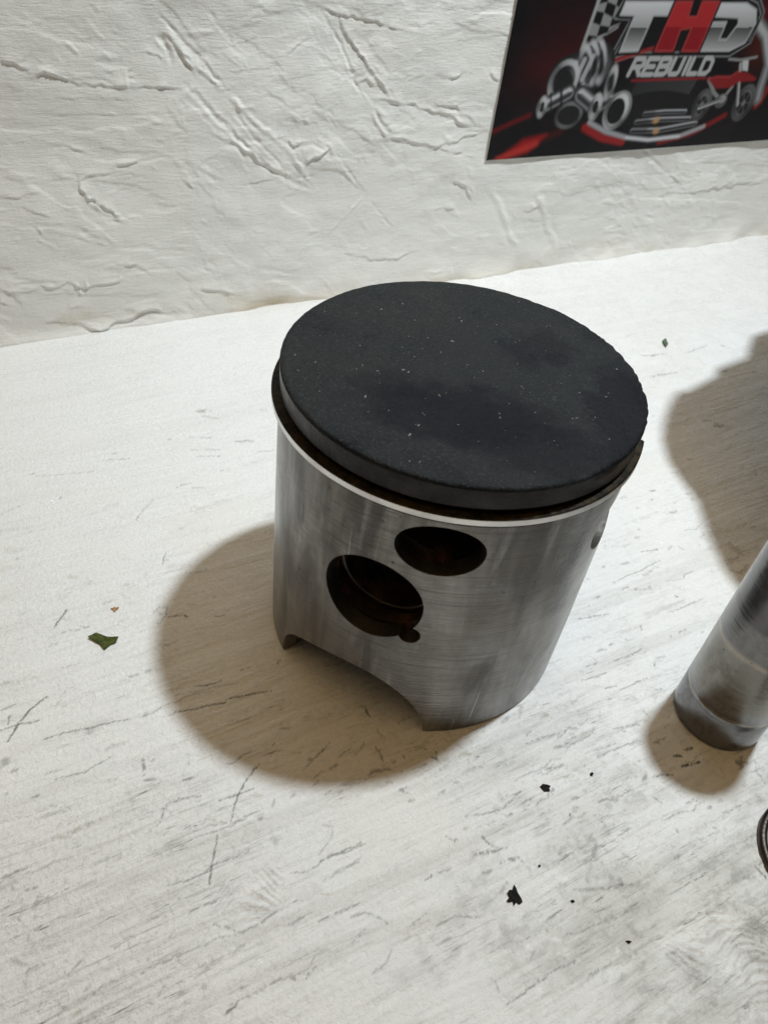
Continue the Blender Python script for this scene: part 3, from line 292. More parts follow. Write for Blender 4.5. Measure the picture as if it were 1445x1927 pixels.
FLAKE_OUT = [[-0.457,-1.913],[-0.456,-1.932],[-0.462,-1.958],[-0.461,-1.992],[-0.466,-2.007],[-0.487,-2.009],[-0.495,-1.993],[-0.517,-2.002],[-0.51,-1.981],[-0.531,-1.976],[-0.539,-1.964],[-0.516,-1.957],[-0.513,-1.932],[-0.495,-1.924],[-0.481,-1.932]]
CHIP_OUT = [[0.019,-1.503],[0.045,-1.495],[0.069,-1.51],[0.083,-1.526],[0.065,-1.535],[0.06,-1.55],[0.03,-1.538]]
CRUMBS = [[[0.359,-1.561],[0.375,-1.559],[0.378,-1.572],[0.361,-1.58],[0.352,-1.573]],[[-0.224,-2.114],[-0.209,-2.116],[-0.206,-2.129],[-0.221,-2.129]],[[-0.085,-2.405],[-0.068,-2.41],[-0.057,-2.422],[-0.076,-2.423]],[[-0.27,-1.883],[-0.26,-1.884],[-0.264,-1.895],[-0.275,-1.895]]]
GREEN = [[4.572,2.366],[4.633,2.381],[4.595,2.291],[4.52,2.247],[4.529,2.294]]

# ---------------------------------------------------------------- strokes on grids
def polydist(px, py, pts):
    """distance to a polyline, signed side, and arc position"""
    pts = np.asarray(pts, float); best = np.full(px.shape, 1e9); side = np.zeros(px.shape); pos = np.zeros(px.shape)
    if len(pts) == 1: return np.hypot(px - pts[0, 0], py - pts[0, 1]), side, pos
    L = np.r_[0, np.cumsum(np.hypot(*np.diff(pts, axis=0).T))]
    for i in range(len(pts) - 1):
        a, b = pts[i], pts[i + 1]; d = b - a; l2 = d @ d + 1e-12
        t = np.clip(((px - a[0]) * d[0] + (py - a[1]) * d[1]) / l2, 0, 1)
        ex = px - a[0] - t * d[0]; ey = py - a[1] - t * d[1]; q = np.hypot(ex, ey); m = q < best
        best = np.where(m, q, best); side = np.where(m, np.sign(d[0] * ey - d[1] * ex), side); pos = np.where(m, (L[i] + t * math.sqrt(l2)) / L[-1], pos)
    return best, side, pos
class Surf:
    def __init__(s, xs, ys, base):
        s.xs, s.ys = xs, ys; s.X, s.Y = np.meshgrid(xs, ys); s.h = np.zeros(s.X.shape)
        s.c = np.empty(s.X.shape + (3,)); s.c[:] = base; s.r = np.full(s.X.shape, .5)
    def win(s, pts, pad):
        p = np.asarray(pts, float); x0, y0 = p.min(0) - pad; x1, y1 = p.max(0) + pad
        i0, i1 = np.searchsorted(s.xs, [x0, x1]); j0, j1 = np.searchsorted(s.ys, [y0, y1])
        return slice(max(0, j0 - 1), j1 + 1), slice(max(0, i0 - 1), i1 + 1)
    def mark(s, pts, wd, k, col, rag=.5, seed=0, depth=0.0):
        w_ = s.win(pts, wd * 3 + .02); X, Y = s.X[w_], s.Y[w_]
        if X.size == 0: return
        jx = .45 * wd * vn(X / (wd * 2.2) + 5, Y / (wd * 2.2), seed + 3); jy = .45 * wd * vn(X / (wd * 2.2) - 7, Y / (wd * 2.2), seed + 9)
        d, sd, ps = polydist(X + jx, Y + jy, pts)
        tap = 1 if len(pts) == 1 else .45 + .55 * np.sin(np.pi * np.clip(.12 + .76 * ps, 0, 1))
        a = 1 - sstep(.28, .85, d / (wd * tap))
        if rag: a = a * np.clip(1 - rag + rag * 1.6 * (.55 + vn(X / (wd * .7) + 3, Y / (wd * .7), seed)), 0, 1)
        a = (a * k)[..., None]
        s.c[w_] = s.c[w_] * (1 - a) + np.array(col) * a
        if depth: s.h[w_] -= depth * a[..., 0]
    def ledge(s, pts, wd, amp, kind, seed=0):
        w_ = s.win(pts, wd * 7); X, Y = s.X[w_], s.Y[w_]
        if X.size == 0: return
        jx = .55 * wd * vn(X / (wd * 2.4), Y / (wd * 2.4), seed + 3); jy = .55 * wd * vn(X / (wd * 2.4) - 7, Y / (wd * 2.4), seed + 9)
        d, sd, ps = polydist(X + jx, Y + jy, pts)
        end = sstep(0, .12, ps) * (1 - sstep(.86, 1, ps)); end = .25 + .75 * end
        br = np.clip(.75 + .6 * vn(X / (wd * 3), Y / (wd * 3), seed + 5), .15, 1.3)
        if kind == 0:
            p = np.asarray(pts, float); up = 1 if p[-1, 0] >= p[0, 0] else -1
            t = sd * up * d / wd
            prof = np.where(t > 0, np.exp(-t / 2.0), -np.exp(t / .75) * .8); prof = prof * sstep(0, .35, np.abs(t)) * np.exp(-(d / (wd * 3.2)) ** 2)
        else:
            prof = np.exp(-(d / wd) ** 2 * 1.6) - .35 * np.exp(-((d - 1.4 * wd) / (.7 * wd)) ** 2)
        s.h[w_] += amp * wd * .42 * prof * end * br

def axis(*segs):
    out = []
    for a, b, st in segs: out.append(np.linspace(a, b, max(2, int(round((b - a) / st)) + 1))[:-1])
    out.append([segs[-1][1]]); return np.concatenate(out)

# ---------------------------------------------------------------- table top
t = Surf(axis((-22, -5, .6), (-5, -3.1, .05), (-3.1, 2.7, 1 / 118), (2.7, 5.2, 1 / 60), (5.2, 9.0, 1 / 34), (9.0, 30, .6)),
         axis((-14, -4.2, .5), (-4.2, -3.2, .05), (-3.2, .6, 1 / 118), (.6, 2.4, 1 / 80), (2.4, WALL_D + .02, 1 / 55), (WALL_D + .02, WALL_D + .4, .1)), (.745, .75, .745))
X, Y = t.X, t.Y
wob = Y + .10 * vn(X * .35, Y * .5, 51) + .03 * vn(X * 1.3, Y * 1.3, 52)
st1 = fbm(X * .7, wob * 9, 11, 4); st2 = fbm(X * 1.6, wob * 34, 21, 3); blot = fbm(X * .8, Y * 1.1, 31, 4); bl2 = fbm(X * 3, Y * 4, 35, 4)
near_ = sstep(1.6, -1.6, Y)
t.h += .010 * st1 * (.35 + .65 * near_) + .004 * st2 + .010 * blot
fr = sstep(-1.2, -2.6, Y) * sstep(-1.6, .4, X)          # grubbier front corner
dirt = np.clip(sstep(.02, .50, st1) * .24 + sstep(.05, .6, st2) * .20 * np.clip(.6 + 1.4 * blot, 0, 1.4) + sstep(.0, .5, blot) * .10 + fr * (.30 + .8 * np.clip(bl2, -.25, .6)), 0, .8) * (.30 + .80 * near_)
t.c = t.c * (1 - dirt[..., None]) + np.array([.46, .455, .43]) * dirt[..., None]
bl3 = fbm(X * 13, Y * 17, 41, 4, .65); gr_ = (.12 * near_ + .55 * fr) * sstep(.08, .42, bl3) * np.clip(.55 + 1.5 * bl2, 0, 1.2)
t.c = t.c * (1 - gr_[..., None]) + np.array([.30, .30, .285]) * gr_[..., None]
t.h += .006 * fr * bl3
yel = sstep(.2, .65, fbm(X * 1.1 + 9, Y * 1.6, 61, 3)) * .10
t.c = t.c * (1 - yel[..., None]) + np.array([.66, .60, .45]) * yel[..., None]
COL = [(.075, .075, .075), (.26, .18, .10), (.30, .29, .20), (.86, .86, .85)]  # last colour: white spots that paint lamp glints onto the board
# fine dashes along the brushing, specks, hairline cracks
n = 2000
xs = rng.uniform(-3.2, 7.5, n); ys = np.where(rng.random(n) < .72, rng.uniform(-3.2, 1.2, n), rng.uniform(-3.0, 4.1, n))
for i in range(n):
    fade = .30 + .70 * float(sstep(2.5, -1.2, np.array(ys[i])))
    if vn(np.array(xs[i] * .9), np.array(ys[i] * 1.2), 77) < -.15: continue
    ln = rng.lognormal(-2.95, .6); an = rng.normal(0, .16) if rng.random() < .8 else rng.uniform(-1.6, 1.6)
    if rng.random() < .35: ln *= .25
    p = [(xs[i], ys[i]), (xs[i] + ln * math.cos(an) * .5, ys[i] + ln * math.sin(an) * .5 + rng.normal(0, ln * .06)), (xs[i] + ln * math.cos(an), ys[i] + ln * math.sin(an))]
    t.mark(p, abs(rng.normal(.010, .006)) + .007, rng.uniform(.12, .55) * fade, COL[0] if rng.random() < .85 else COL[2], .8, i, .001)
for i in range(150):   # broad faint smears
    x0, y0 = rng.uniform(-2.8, 5), rng.uniform(-3.1, 2.0); ln = rng.uniform(.1, .5); an = rng.normal(.02, .12)
    t.mark([(x0, y0), (x0 + ln * math.cos(an), y0 + ln * math.sin(an))], rng.uniform(.02, .06), rng.uniform(.08, .24), (.33, .33, .31), .9, i + 900)
for i in range(46):   # hairline cracks
    x0, y0 = rng.uniform(-2.9, 3.5), rng.uniform(-3.0, .4); ln = rng.uniform(.12, .5); p = [(x0, y0)]
    for k in range(6): p.append((p[-1][0] + ln / 6, p[-1][1] + rng.normal(0, .014)))
    t.mark(p, .009, rng.uniform(.3, .6), COL[0], .6, i + 400, .002)
for k, (wd, s_, c_, p) in enumerate(TABLE_MARKS):
    t.mark(p, max(wd * .68, .0100), min(1.1, s_ * (1.0 if c_ == 0 else .95)), COL[c_], .62 if wd < .02 else .9, 3000 + k, .002 if c_ == 0 else 0)
# two thumbed patches where the wet paint was touched
for (cx_, cy_, rr, wv) in ((-1.767, -1.349, .20, 34), (.42, -2.71, .36, 40)):
    w_ = t.win([(cx_, cy_)], rr * 1.4); Xw, Yw = t.X[w_], t.Y[w_]; d = np.hypot((Xw - cx_), (Yw - cy_) * 1.1)
    m_ = 1 - sstep(.5, 1.1, d / rr + .25 * vn(Xw * 9, Yw * 9, 88))
    ph = (Yw - cy_) * .8 + (Xw - cx_) * .35 + .10 * vn(Xw * 4, Yw * 4, 91)
    rip = np.sin(ph * 2 * np.pi * wv * .7 + 2.2 * vn(Xw * 8, Yw * 8, 92)) * (.5 + .5 * vn(Xw * 7, Yw * 7, 93))
    t.h[w_] += .012 * m_ * rip
    dk = (m_ * np.clip(-rip - .25, 0, 1) * .75 * np.clip(vn(Xw * 12, Yw * 12, 95) + .55, 0, 1))[..., None]
    t.c[w_] = t.c[w_] * (1 - dk) + np.array([.3, .3, .29]) * dk
t.r[:] = np.clip((.10 + .75 * near_) * (.65 + .9 * blot + .5 * bl2) + .35 * fr, 0, 1)
P = np.stack([X, Y, t.h - .008], -1)
def table_z(a_, b_): return float(t.h[min(np.searchsorted(t.ys, b_), len(t.ys) - 1), min(np.searchsorted(t.xs, a_), len(t.xs) - 1)]) - .008
table = gridmesh('table', X, Y, P, t.c, (TABLE,), (0, 0, -1.1), t.r, kind='structure')
table.rotation_euler.z = WALL_YAW

# ---------------------------------------------------------------- plastered wall
wl = Surf(axis((-22, -3.6, .6), (-3.6, -2.3, .05), (-2.3, 3.4, 1 / 92), (3.4, 7.4, 1 / 62), (7.4, 9.5, .05), (9.5, 30, .6)),
          axis((-.12, 3.1, 1 / 92), (3.1, 3.8, .05), (3.8, 30, .6)), (.845, .83, .79))
X, Z = wl.X, wl.Y
def plate(sx, sz, an, sd, th=.0):
    ca, sa = math.cos(an), math.sin(an); n_ = fbm((X * ca + Z * sa) * sx, (-X * sa + Z * ca) * sz, sd, 5, .55); return sstep(th - .05, th + .05, n_)
wl.h += .0048 * plate(.7, 2.6, -.1, 171, .10) + .0045 * plate(1.1, 3.0, -.7, 181, .15) * plate(.5, .5, 0, 187) + .0028 * plate(1.6, 4.5, .15, 191, .2) * plate(.6, .7, 0, 188)
wx = X + .12 * vn(X * .8, Z * .8, 5); wz = Z + .22 * vn(X * .45, Z * .6, 6) + .05 * vn(X * 1.7, Z * 1.7, 7)
wl.h += .035 * fbm(X * .9, Z * 1.2, 101, 4) + .0017 * fbm(wx * 1.1, wz * 15, 111, 4) * np.clip(.7 + vn(X * .6, Z * 1.1, 9), .1, 1.5) + .007 * fbm(X * 3, Z * 3.5, 121, 4) * np.clip(vn(X, Z, 8) + .4, 0, 1)
for i in range(240):
    x0, z0 = rng.uniform(-2.2, 8), rng.uniform(0, 3.2); ln = rng.lognormal(-1.5, .5); an = rng.choice([rng.normal(-.05, .2), rng.normal(-.75, .3), rng.normal(.5, .4)], p=[.55, .3, .15])
    p = [(x0, z0)]
    for k in range(3): p.append((p[-1][0] + ln / 3 * math.cos(an), p[-1][1] + ln / 3 * math.sin(an) + rng.normal(0, ln * .03)))
    wl.ledge(p, rng.uniform(.016, .035), rng.uniform(.06, .34), int(rng.random() < .4), i)
for k, (wd, a_, c_, p) in enumerate(WALL_MARKS):
    wl.ledge(p, max(wd * .74, .019), a_ * 1.45, c_, 500 + k)
behind = sstep(3.02, 3.2, X) * sstep(1.28, 1.46, Z) * sstep(8.7, 8.4, X) * sstep(4.7, 4.4, Z); wl.h *= 1 - .8 * behind
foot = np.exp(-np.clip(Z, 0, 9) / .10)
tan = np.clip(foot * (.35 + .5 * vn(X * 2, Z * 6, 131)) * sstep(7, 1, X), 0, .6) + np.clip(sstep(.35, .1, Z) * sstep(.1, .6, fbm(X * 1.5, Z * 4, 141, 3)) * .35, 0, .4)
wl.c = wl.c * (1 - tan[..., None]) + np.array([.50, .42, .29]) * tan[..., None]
mott = sstep(.1, .7, fbm(X * 1.2, Z * 1.6, 151, 4)) * .10
wl.c = wl.c * (1 - mott[..., None]) + np.array([.62, .58, .48]) * mott[..., None]
wl.h += .05 * foot * (.6 + .6 * vn(X * 3, Z * 3, 161))
P = np.stack([X, WALL_D - wl.h, Z], -1)
wall = gridmesh('wall', X, Z, P, wl.c, (WALLM,), (0, 2.5, 0), kind='structure')
wall.rotation_euler.z = WALL_YAW

# ---------------------------------------------------------------- printed card on the wall
PW, PH, PU, PV = 5.4, 3.1, 3.118, 1.383
pc = Surf(np.linspace(0, PW, 500), np.linspace(0, PH, 300), (.0075, .0075, .0095))
U, V = pc.X, pc.Y
def inpoly(p):
    p = np.asarray(p, float); ins = np.zeros(U.shape, bool); n_ = len(p)
    for i in range(n_):
        a, b = p[i], p[(i + 1) % n_]
        if a[1] == b[1]: continue
        c_ = ((a[1] > V) != (b[1] > V)) & (U < (b[0] - a[0]) * (V - a[1]) / (b[1] - a[1]) + a[0]); ins ^= c_
    return ins
def over(a, col):
    a = np.clip(a, 0, 1)[..., None]; pc.c[:] = pc.c * (1 - a) + np.asarray(col) * a
def fill(p, col, k=1.0, soft=.012):
    d, _, _ = polydist(U, V, list(p) + [p[0]]); sd = np.where(inpoly(p), -d, d)
    over((1 - sstep(-soft, soft, sd)) * k, col)
def line(p, wd, col, k=1.0, soft=.012):
    d, _, _ = polydist(U, V, p); over((1 - sstep(wd - soft, wd + soft, d)) * k, col)
def tubes(p, wd, dark, light, k=1.0):
    d, sd, _ = polydist(U, V, p); q_ = np.clip(sd * d / wd, -1, 1); sh = np.exp(-((q_ - .35) / .28) ** 2) + .35 * np.exp(-((q_ + .65) / .16) ** 2)
    a = (1 - sstep(wd - .012, wd + .012, d)) * k; over(a, np.asarray(dark) + (np.asarray(light) - np.asarray(dark)) * np.clip(sh, 0, 1)[..., None])
def ell(c_, ru, rv, wd, col, k=1.0, tilt=0.0, soft=.014):
    x, y = U - c_[0], V - c_[1]; ct, s_ = math.cos(tilt), math.sin(tilt); x, y = x * ct + y * s_, -x * s_ + y * ct
    r_ = np.hypot(x / ru, y / rv); d = np.abs(r_ - 1) * min(ru, rv); an_ = np.arctan2(y / rv, x / ru); md = .22 + .78 * np.clip(np.cos(an_ - 1.1), 0, 1) ** .8 + .5 * np.clip(np.cos(an_ - 4.4), 0, 1) ** 3
    over((1 - sstep(wd - soft, wd + soft, d)) * k, np.asarray(col) * np.clip(md, 0, 1)[..., None] + .012)
def gdisc(c_, ru, rv, lo_, hi_, ph=.6):
    x, y = (U - c_[0]) / ru, (V - c_[1]) / rv; r_ = np.hypot(x, y); g_ = np.clip(.5 + .5 * np.cos(2 * (np.arctan2(y, x) - ph)), 0, 1) ** 3 * np.clip(r_, 0, 1)
    over(1 - sstep(.95, 1.05, r_), np.asarray(lo_) + (np.asarray(hi_) - np.asarray(lo_)) * g_[..., None])
def disc(c_, ru, rv, col, k=1.0, soft=.03):
    r_ = np.hypot((U - c_[0]) / ru, (V - c_[1]) / rv); over((1 - sstep(1 - soft, 1 + soft, r_)) * k, col)
Q = POSTER
g1, g2, g3, g4, g5 = Q['glow']
for c_, ru, rv, k, co in ((g1, .75, .75, .5, (.10, .010, .012)), (g2, .5, .35, .5, (.13, .010, .012)), (g3, .35, .35, .75, (.20, .03, .015)), (g4, .5, .4, .35, (.12, .012, .014)), (g5, .3, .3, .8, (.30, .012, .03))):
    r_ = np.hypot((U - c_[0]) / ru, (V - c_[1]) / rv); over(np.exp(-r_ ** 2 * 2.2) * k * .62 * np.clip(.7 + .7 * fbm(U * 3, V * 3, 201, 4), 0, 1.2), co)
over(np.clip(fbm(U * 2.5, V * 6, 211, 4), 0, 1) * .35, (.03, .016, .018))
for c_ in (3.6, 3.9, 4.2):
    line([(c_, 2.0), (c_ + 1.6, 2.35)], .03, (.12, .01, .012), .5, .05)
# bright red splash and streaks
line(Q['streak'], .02, (.20, .012, .014), .8, .03); line(Q['streak2'], .03, (.10, .01, .01), .6, .05)
fill(Q['splash'], (.42, .014, .016), .9, .05); line([Q['splash'][0], Q['splash'][3]], .03, (.62, .05, .04), .7, .04)
# the ring round the emblem
cen = Q['silver'][3]
line(Q['red1'], .045, (.36, .02, .02), .9, .025); line(Q['red2'], .03, (.26, .014, .016), .9, .025); line(Q['arcR2'], .035, (.32, .03, .02), .8, .03)
line(Q['silver'], .026, (.40, .40, .42), 1, .02); line(Q['silver'][2:5], .014, (.72, .72, .74), 1, .014)
line(Q['arcR'], .07, (.22, .22, .23), .9, .03); line(Q['arcR'][:3], .03, (.62, .62, .62), .9, .03); line(Q['arcR'], .018, (.45, .45, .46), .8, .02)
# dark tyre with coil bars and tread
disc(((Q['tread'][0][0] + Q['tread'][1][0]) / 2, Q['tread'][0][1] - .05), .62, .42, (.016, .016, .018), .8, .3)
ta, tb = Q['tread']
for i in range(22):
    f_ = i / 21; x_ = ta[0] + (tb[0] - ta[0]) * f_; y_ = ta[1] + .05 * math.sin(f_ * 3.1)
    line([(x_ - .03, y_ - .07), (x_, y_), (x_ + .025, y_ + .07)], .011, (.10, .10, .105), .35 + .5 * f_, .012)
for i, b_ in enumerate(Q['bars']):
    tubes(b_, .038 + .004 * i, (.02, .02, .022), (.46, .46, .48), 1)
    line([b_[0], (b_[0][0] + (b_[-1][0] - b_[0][0]) * .2, b_[0][1])], .04, (.02, .02, .022), .6, .05)
for c_ in (Q['bars'][1][1], Q['bars'][2][1]): disc((c_[0] - .04, c_[1] - .01), .05, .035, (.62, .36, .16), .8, .6)
# chequered flag
fl = [np.array(p) for p in Q['flag']]
for i in range(3):
    for j in range(6):
        def fp(a, b):
            top = fl[0] + (fl[1] - fl[0]) * a; bot = fl[3] + (fl[2] - fl[3]) * a; q_ = top + (bot - top) * b
            return (q_[0], q_[1] + .06 * math.sin(b * 5 + a * 3))
        cell = [fp(i / 3, j / 6), fp((i + 1) / 3, j / 6), fp((i + 1) / 3, (j + 1) / 6), fp(i / 3, (j + 1) / 6)]
        fill(cell, (.34, .34, .34) if (i + j) % 2 else (.010, .010, .012), .9, .012)
        up_ = [(a + .17, b + .62) for a, b in cell]
        if j < 4: fill(up_, (.30, .30, .30) if (i + j) % 2 == 0 else (.010, .010, .012), .8, .012)
line(Q['flagstaff'], .02, (.42, .42, .42), 1, .012); line([(Q['flagstaff'][0][0], Q['flagstaff'][0][1]), (Q['flagstaff'][0][0] + .17, Q['flagstaff'][0][1] + .62)], .02, (.42, .42, .42), 1)
# lettering
bd = Q['border']
fill(bd, (.012, .012, .014), .9, .03); line(bd, .030, (.24, .24, .25), 1, .012); line(bd, .013, (.02, .02, .02), 1, .01)
line(Q['redline'], .02, (.34, .03, .03), .9, .015)
def letter(p, kind):
    d, _, _ = polydist(U, V, list(p) + [p[0]]); a = 1 - sstep(-.010, .010, np.where(inpoly(p), -d, d))
    over(1 - sstep(.030, .045, np.where(inpoly(p), 0, d)), (.010, .010, .011))
    top = np.interp(U, [Q['topline'][0][0], Q['topline'][1][0]], [Q['topline'][0][1], Q['topline'][1][1]])
    mid = np.interp(U, [Q['lowline'][0][0], Q['lowline'][1][0]], [Q['lowline'][0][1], Q['lowline'][1][1]])
    f_ = (mid - V) / (top - mid)
    if kind == 'red': c_ = np.where((f_ < 0)[..., None], np.array([.46, .030, .035]), np.array([.30, .014, .020]))
    else:
        up_ = np.clip(-f_, 0, 1)[..., None]; dn = np.clip(f_, 0, 1)[..., None]
        c_ = np.where((f_ < 0)[..., None], .40 + .34 * up_, .10 + .46 * dn ** 1.4) * np.array([1, 1, 1.01])
    over(a, c_); over((1 - sstep(.008, .020, d)) * .55, (.60, .60, .61) if kind != 'red' else (.50, .07, .07))
letter(Q['T'], 'w'); letter(Q['D'], 'w'); letter(Q['H'], 'red')
GL = dict(R=[[(0, 0), (0, 1), (.75, 1), (.9, .85), (.9, .62), (.75, .48), (0, .48)], [(.45, .48), (.95, 0)]], E=[[(.9, 1), (0, 1), (0, 0), (.9, 0)], [(0, .5), (.75, .5)]],
          B=[[(0, 0), (0, 1), (.75, 1), (.88, .88), (.88, .65), (.72, .52), (0, .52)], [(.72, .52), (.92, .38), (.92, .12), (.75, 0), (0, 0)]],
          U=[[(0, 1), (0, .15), (.15, 0), (.75, 0), (.9, .15), (.9, 1)]], I=[[(.2, 0), (.2, 1)]], L=[[(0, 1), (0, 0), (.8, 0)]], D=[[(0, 0), (0, 1), (.65, 1), (.9, .78), (.9, .22), (.65, 0), (0, 0)]])
r0, r1 = np.array(Q['reb0']), np.array(Q['reb1']); adv = [1, 1, 1, 1, .48, .92, 1]; x_ = 0.0
b0 = r0[0]; e0 = r1[0]; up0 = r0[1] - r0[0]; up1 = r1[1] - r1[0]; tot = sum(adv) - .1
for pas in range(2):
    x_ = 0.0
    for ch, ad in zip('REBUILD', adv):
        for stq in GL[ch]:
            pts = []
            for (gx, gy) in stq:
                f_ = (x_ + gx * .80) / tot; o_ = b0 + (e0 - b0) * f_; uu = up0 + (up1 - up0) * f_; pts.append(tuple(o_ + uu * gy))
            line(pts, .034 if pas == 0 else .026, (.012, .012, .014) if pas == 0 else (.50, .50, .50), 1, .010)
        x_ += ad
line(Q['underline'], .013, (.30, .02, .025), .9, .012)
# crankshaft
lo, hi = (.035, .036, .040), (.62, .63, .64)
ell(Q['low'], .16, .12, .024, (.22, .22, .23), .9); disc(Q['low'], .15, .10, (.02, .02, .02))
tubes(Q['drum'], .23, (.02, .02, .022), (.24, .24, .25))
for c_ in Q['discs'][::-1]:
    gdisc(c_, .085, .20, (.018, .018, .02), (.10, .10, .11)); ell(c_, .075, .19, .018, (.60, .60, .62), .95, .35); 
for i in range(3):
    a_, b_ = Q['drum']; f_ = .12 + .26 * i; c_ = (a_[0] + (b_[0] - a_[0]) * f_, a_[1] + (b_[1] - a_[1]) * f_ + .02)
    line([(c_[0] - .02, c_[1] - .10), (c_[0] + .05, c_[1] + .12)], .03, (.55, .55, .56), .8, .015); line([(c_[0] + .06, c_[1] - .12), (c_[0] + .12, c_[1] + .1)], .035, (.02, .02, .022), .8, .02)
gdisc((Q['web'][0] - .03, Q['web'][1]), .18, .20, (.02, .02, .022), (.16, .16, .17)); ell((Q['web'][0] - .03, Q['web'][1]), .17, .19, .026, (.62, .62, .63), .95, -.4); disc((Q['web'][0] - .03, Q['web'][1] - .02), .12, .13, (.02, .02, .022))
tubes(Q['rod'], .10, lo, hi); tubes([Q['rodeye'], (Q['rodeye'][0] + .16, Q['rodeye'][1] + .08)], .10, lo, (.45, .45, .46)); ell(Q['rodeye'], .06, .10, .028, (.60, .60, .61)); disc(Q['rodeye'], .035, .065, (.02, .02, .02))
gdisc(Q['arc'], .07, .15, (.02, .02, .022), (.14, .14, .15)); ell(Q['arc'], .06, .14, .018, (.58, .58, .59), .95)
tubes(Q['shaft'], .088, lo, hi); a_, b_ = Q['shaft']
for f_, w2 in ((.33, .012), (.72, .02)):
    c_ = (a_[0] + (b_[0] - a_[0]) * f_, a_[1] + (b_[1] - a_[1]) * f_); line([(c_[0] - .03, c_[1] + .09), (c_[0] + .03, c_[1] - .09)], w2, (.02, .02, .02), .9)
ell(Q['shaft'][0], .045, .075, .022, (.60, .60, .61)); disc(Q['shaft'][0], .025, .05, (.03, .03, .03))
ell(Q['eye'], .150, .17, .030, (.70, .70, .71), 1, -.2); ell((Q['eye'][0] + .03, Q['eye'][1] + .01), .17, .19, .014, (.36, .36, .37), .9, -.2); disc(Q['eye'], .12, .135, (.014, .014, .016))
# small red motorbike
for c_, ru, rv in ((Q['wheel1'], .125, .15), (Q['wheel2'], .155, .185)):
    disc(c_, ru * 1.1, rv * 1.1, (.02, .02, .021), .9, .08); ell(c_, ru, rv, .026, (.11, .11, .112), 1); ell(c_, ru * .72, rv * .75, .008, (.26, .26, .26), .8)
    for k_ in range(6): line([c_, (c_[0] + ru * .7 * math.cos(k_ * 1.047), c_[1] + rv * .7 * math.sin(k_ * 1.047))], .006, (.16, .16, .16), .7, .008)
    disc(c_, .03, .035, (.20, .20, .20))
line(Q['frame'], .022, (.28, .28, .28)); disc(Q['engine'], .10, .085, (.10, .10, .10)); disc((Q['engine'][0] + .01, Q['engine'][1] + .02), .055, .045, (.42, .42, .40), .9, .4)
tubes(Q['swing'], .026, (.14, .14, .14), (.6, .6, .6)); tubes(Q['fork'], .022, (.25, .25, .25), (.72, .72, .72))
fill(Q['body'], (.27, .018, .022), 1, .015); line(Q['body'][:4], .014, (.42, .05, .05), .7); fill(Q['plate'], (.62, .62, .62)); line(Q['bar'], .015, (.30, .30, .30))
P = np.stack([U + PU, np.zeros_like(U), V + PV], -1)
yc = WALL_D - .034
P[..., 1] = yc - .006 * vn(U * .5, V * .5, 231)
card = empty('printed_card', (0, 0, 0), label='black and red printed card with THD REBUILD lettering stuck on the plaster wall', category='poster')
card.rotation_euler.z = WALL_YAW
pr = gridmesh('print', U, V, P, pc.c * .74, (PRINT,), None, None, card)
def slab(name, x0, x1, z0, z1, y0, y1, m, parent):
    v = [(x, y, z) for x in (x0, x1) for y in (y0, y1) for z in (z0, z1)]
    return pydata(name, v, [(0, 1, 3, 2), (4, 6, 7, 5), (0, 4, 5, 1), (2, 3, 7, 6), (0, 2, 6, 4), (1, 5, 7, 3)], (m,), parent, False)
slab('card_backing', PU - .004, PU + PW + .004, PV - .004, PV + PH + .004, yc + .0065, yc + .013, CARD, card)

# ---------------------------------------------------------------- the piston
piston = empty('piston', (0, 0, 0), label='used grey metal engine piston with black carboned crown standing upright on the table', category='piston')
RC, H = .997, 2.002
# crown: carbon crusted top with a rough, chipped rim on the lamp side
nr, nt_ = 70, 480
prof = [(RC * math.sin(k / nr * math.pi / 2) ** .9 if False else RC * (k / nr), H) for k in range(1, nr - 1)]
prof += [(RC * .992, H - .001), (RC, H - .010)] + [(RC - .004 * k / 8, H - .010 - .125 * k / 8) for k in range(1, 9)]
prof = np.array(prof); th = np.arange(nt_) / nt_ * 2 * math.pi
Rg = np.broadcast_to(prof[None, :, 0], (nt_, len(prof))).copy(); Zg = np.broadcast_to(prof[None, :, 1], Rg.shape).copy(); Tg = np.broadcast_to(th[:, None], Rg.shape)
cxg, cyg = Rg * np.cos(Tg), Rg * np.sin(Tg)
chip = np.clip(np.cos(Tg - D2R(-5)) * 1.6 + .1, 0, 1)
edge = sstep(.80, .97, Rg / RC) * chip
top = (Zg > H - .02)
Zg += np.where(top, .004 * fbm(cxg * 2.2, cyg * 2.2, 301, 4) + .0022 * fbm(cxg * 16, cyg * 16, 311, 3) - edge * .012 * np.clip(fbm(cxg * 14, cyg * 14, 321, 3) + .12, 0, 1) + .010 * (1 - (Rg / RC) ** 2), 0)
low = sstep(H - .06, H - .001, Zg) * sstep(.97, .999, Rg / RC)
Rg = Rg - low * (.003 + .009 * chip) * np.clip(fbm(Tg * 30, Zg * 6, 331, 5, .65) + .2, 0, 1)
k = len(prof); v = np.stack([Rg * np.cos(Tg), Rg * np.sin(Tg), Zg], -1).reshape(-1, 3); f = []
for i in range(nt_):
    j = (i + 1) % nt_
    for m_ in range(k - 1): f.append((i * k + m_, i * k + m_ + 1, j * k + m_ + 1, j * k + m_))
f = [q_[::-1] for q_ in f]
v = np.concatenate([v, [[0, 0, H + .01], [0, 0, H - .135]]]); c0 = len(v) - 2
f += [(c0, i * k, ((i + 1) % nt_) * k) for i in range(nt_)]
f += [(c0 + 1, ((i + 1) % nt_) * k + k - 1, i * k + k - 1) for i in range(nt_)]
fm = []
for q_ in f:
    zz = [v[i][2] for i in q_]; rr = [math.hypot(v[i][0], v[i][1]) for i in q_]
    fm.append(1 if max(zz) < H - .024 else 0)
crown = pydata('crown', v, f, (CARBON, LANDM), piston, True, fm); sharp(crown, 50)
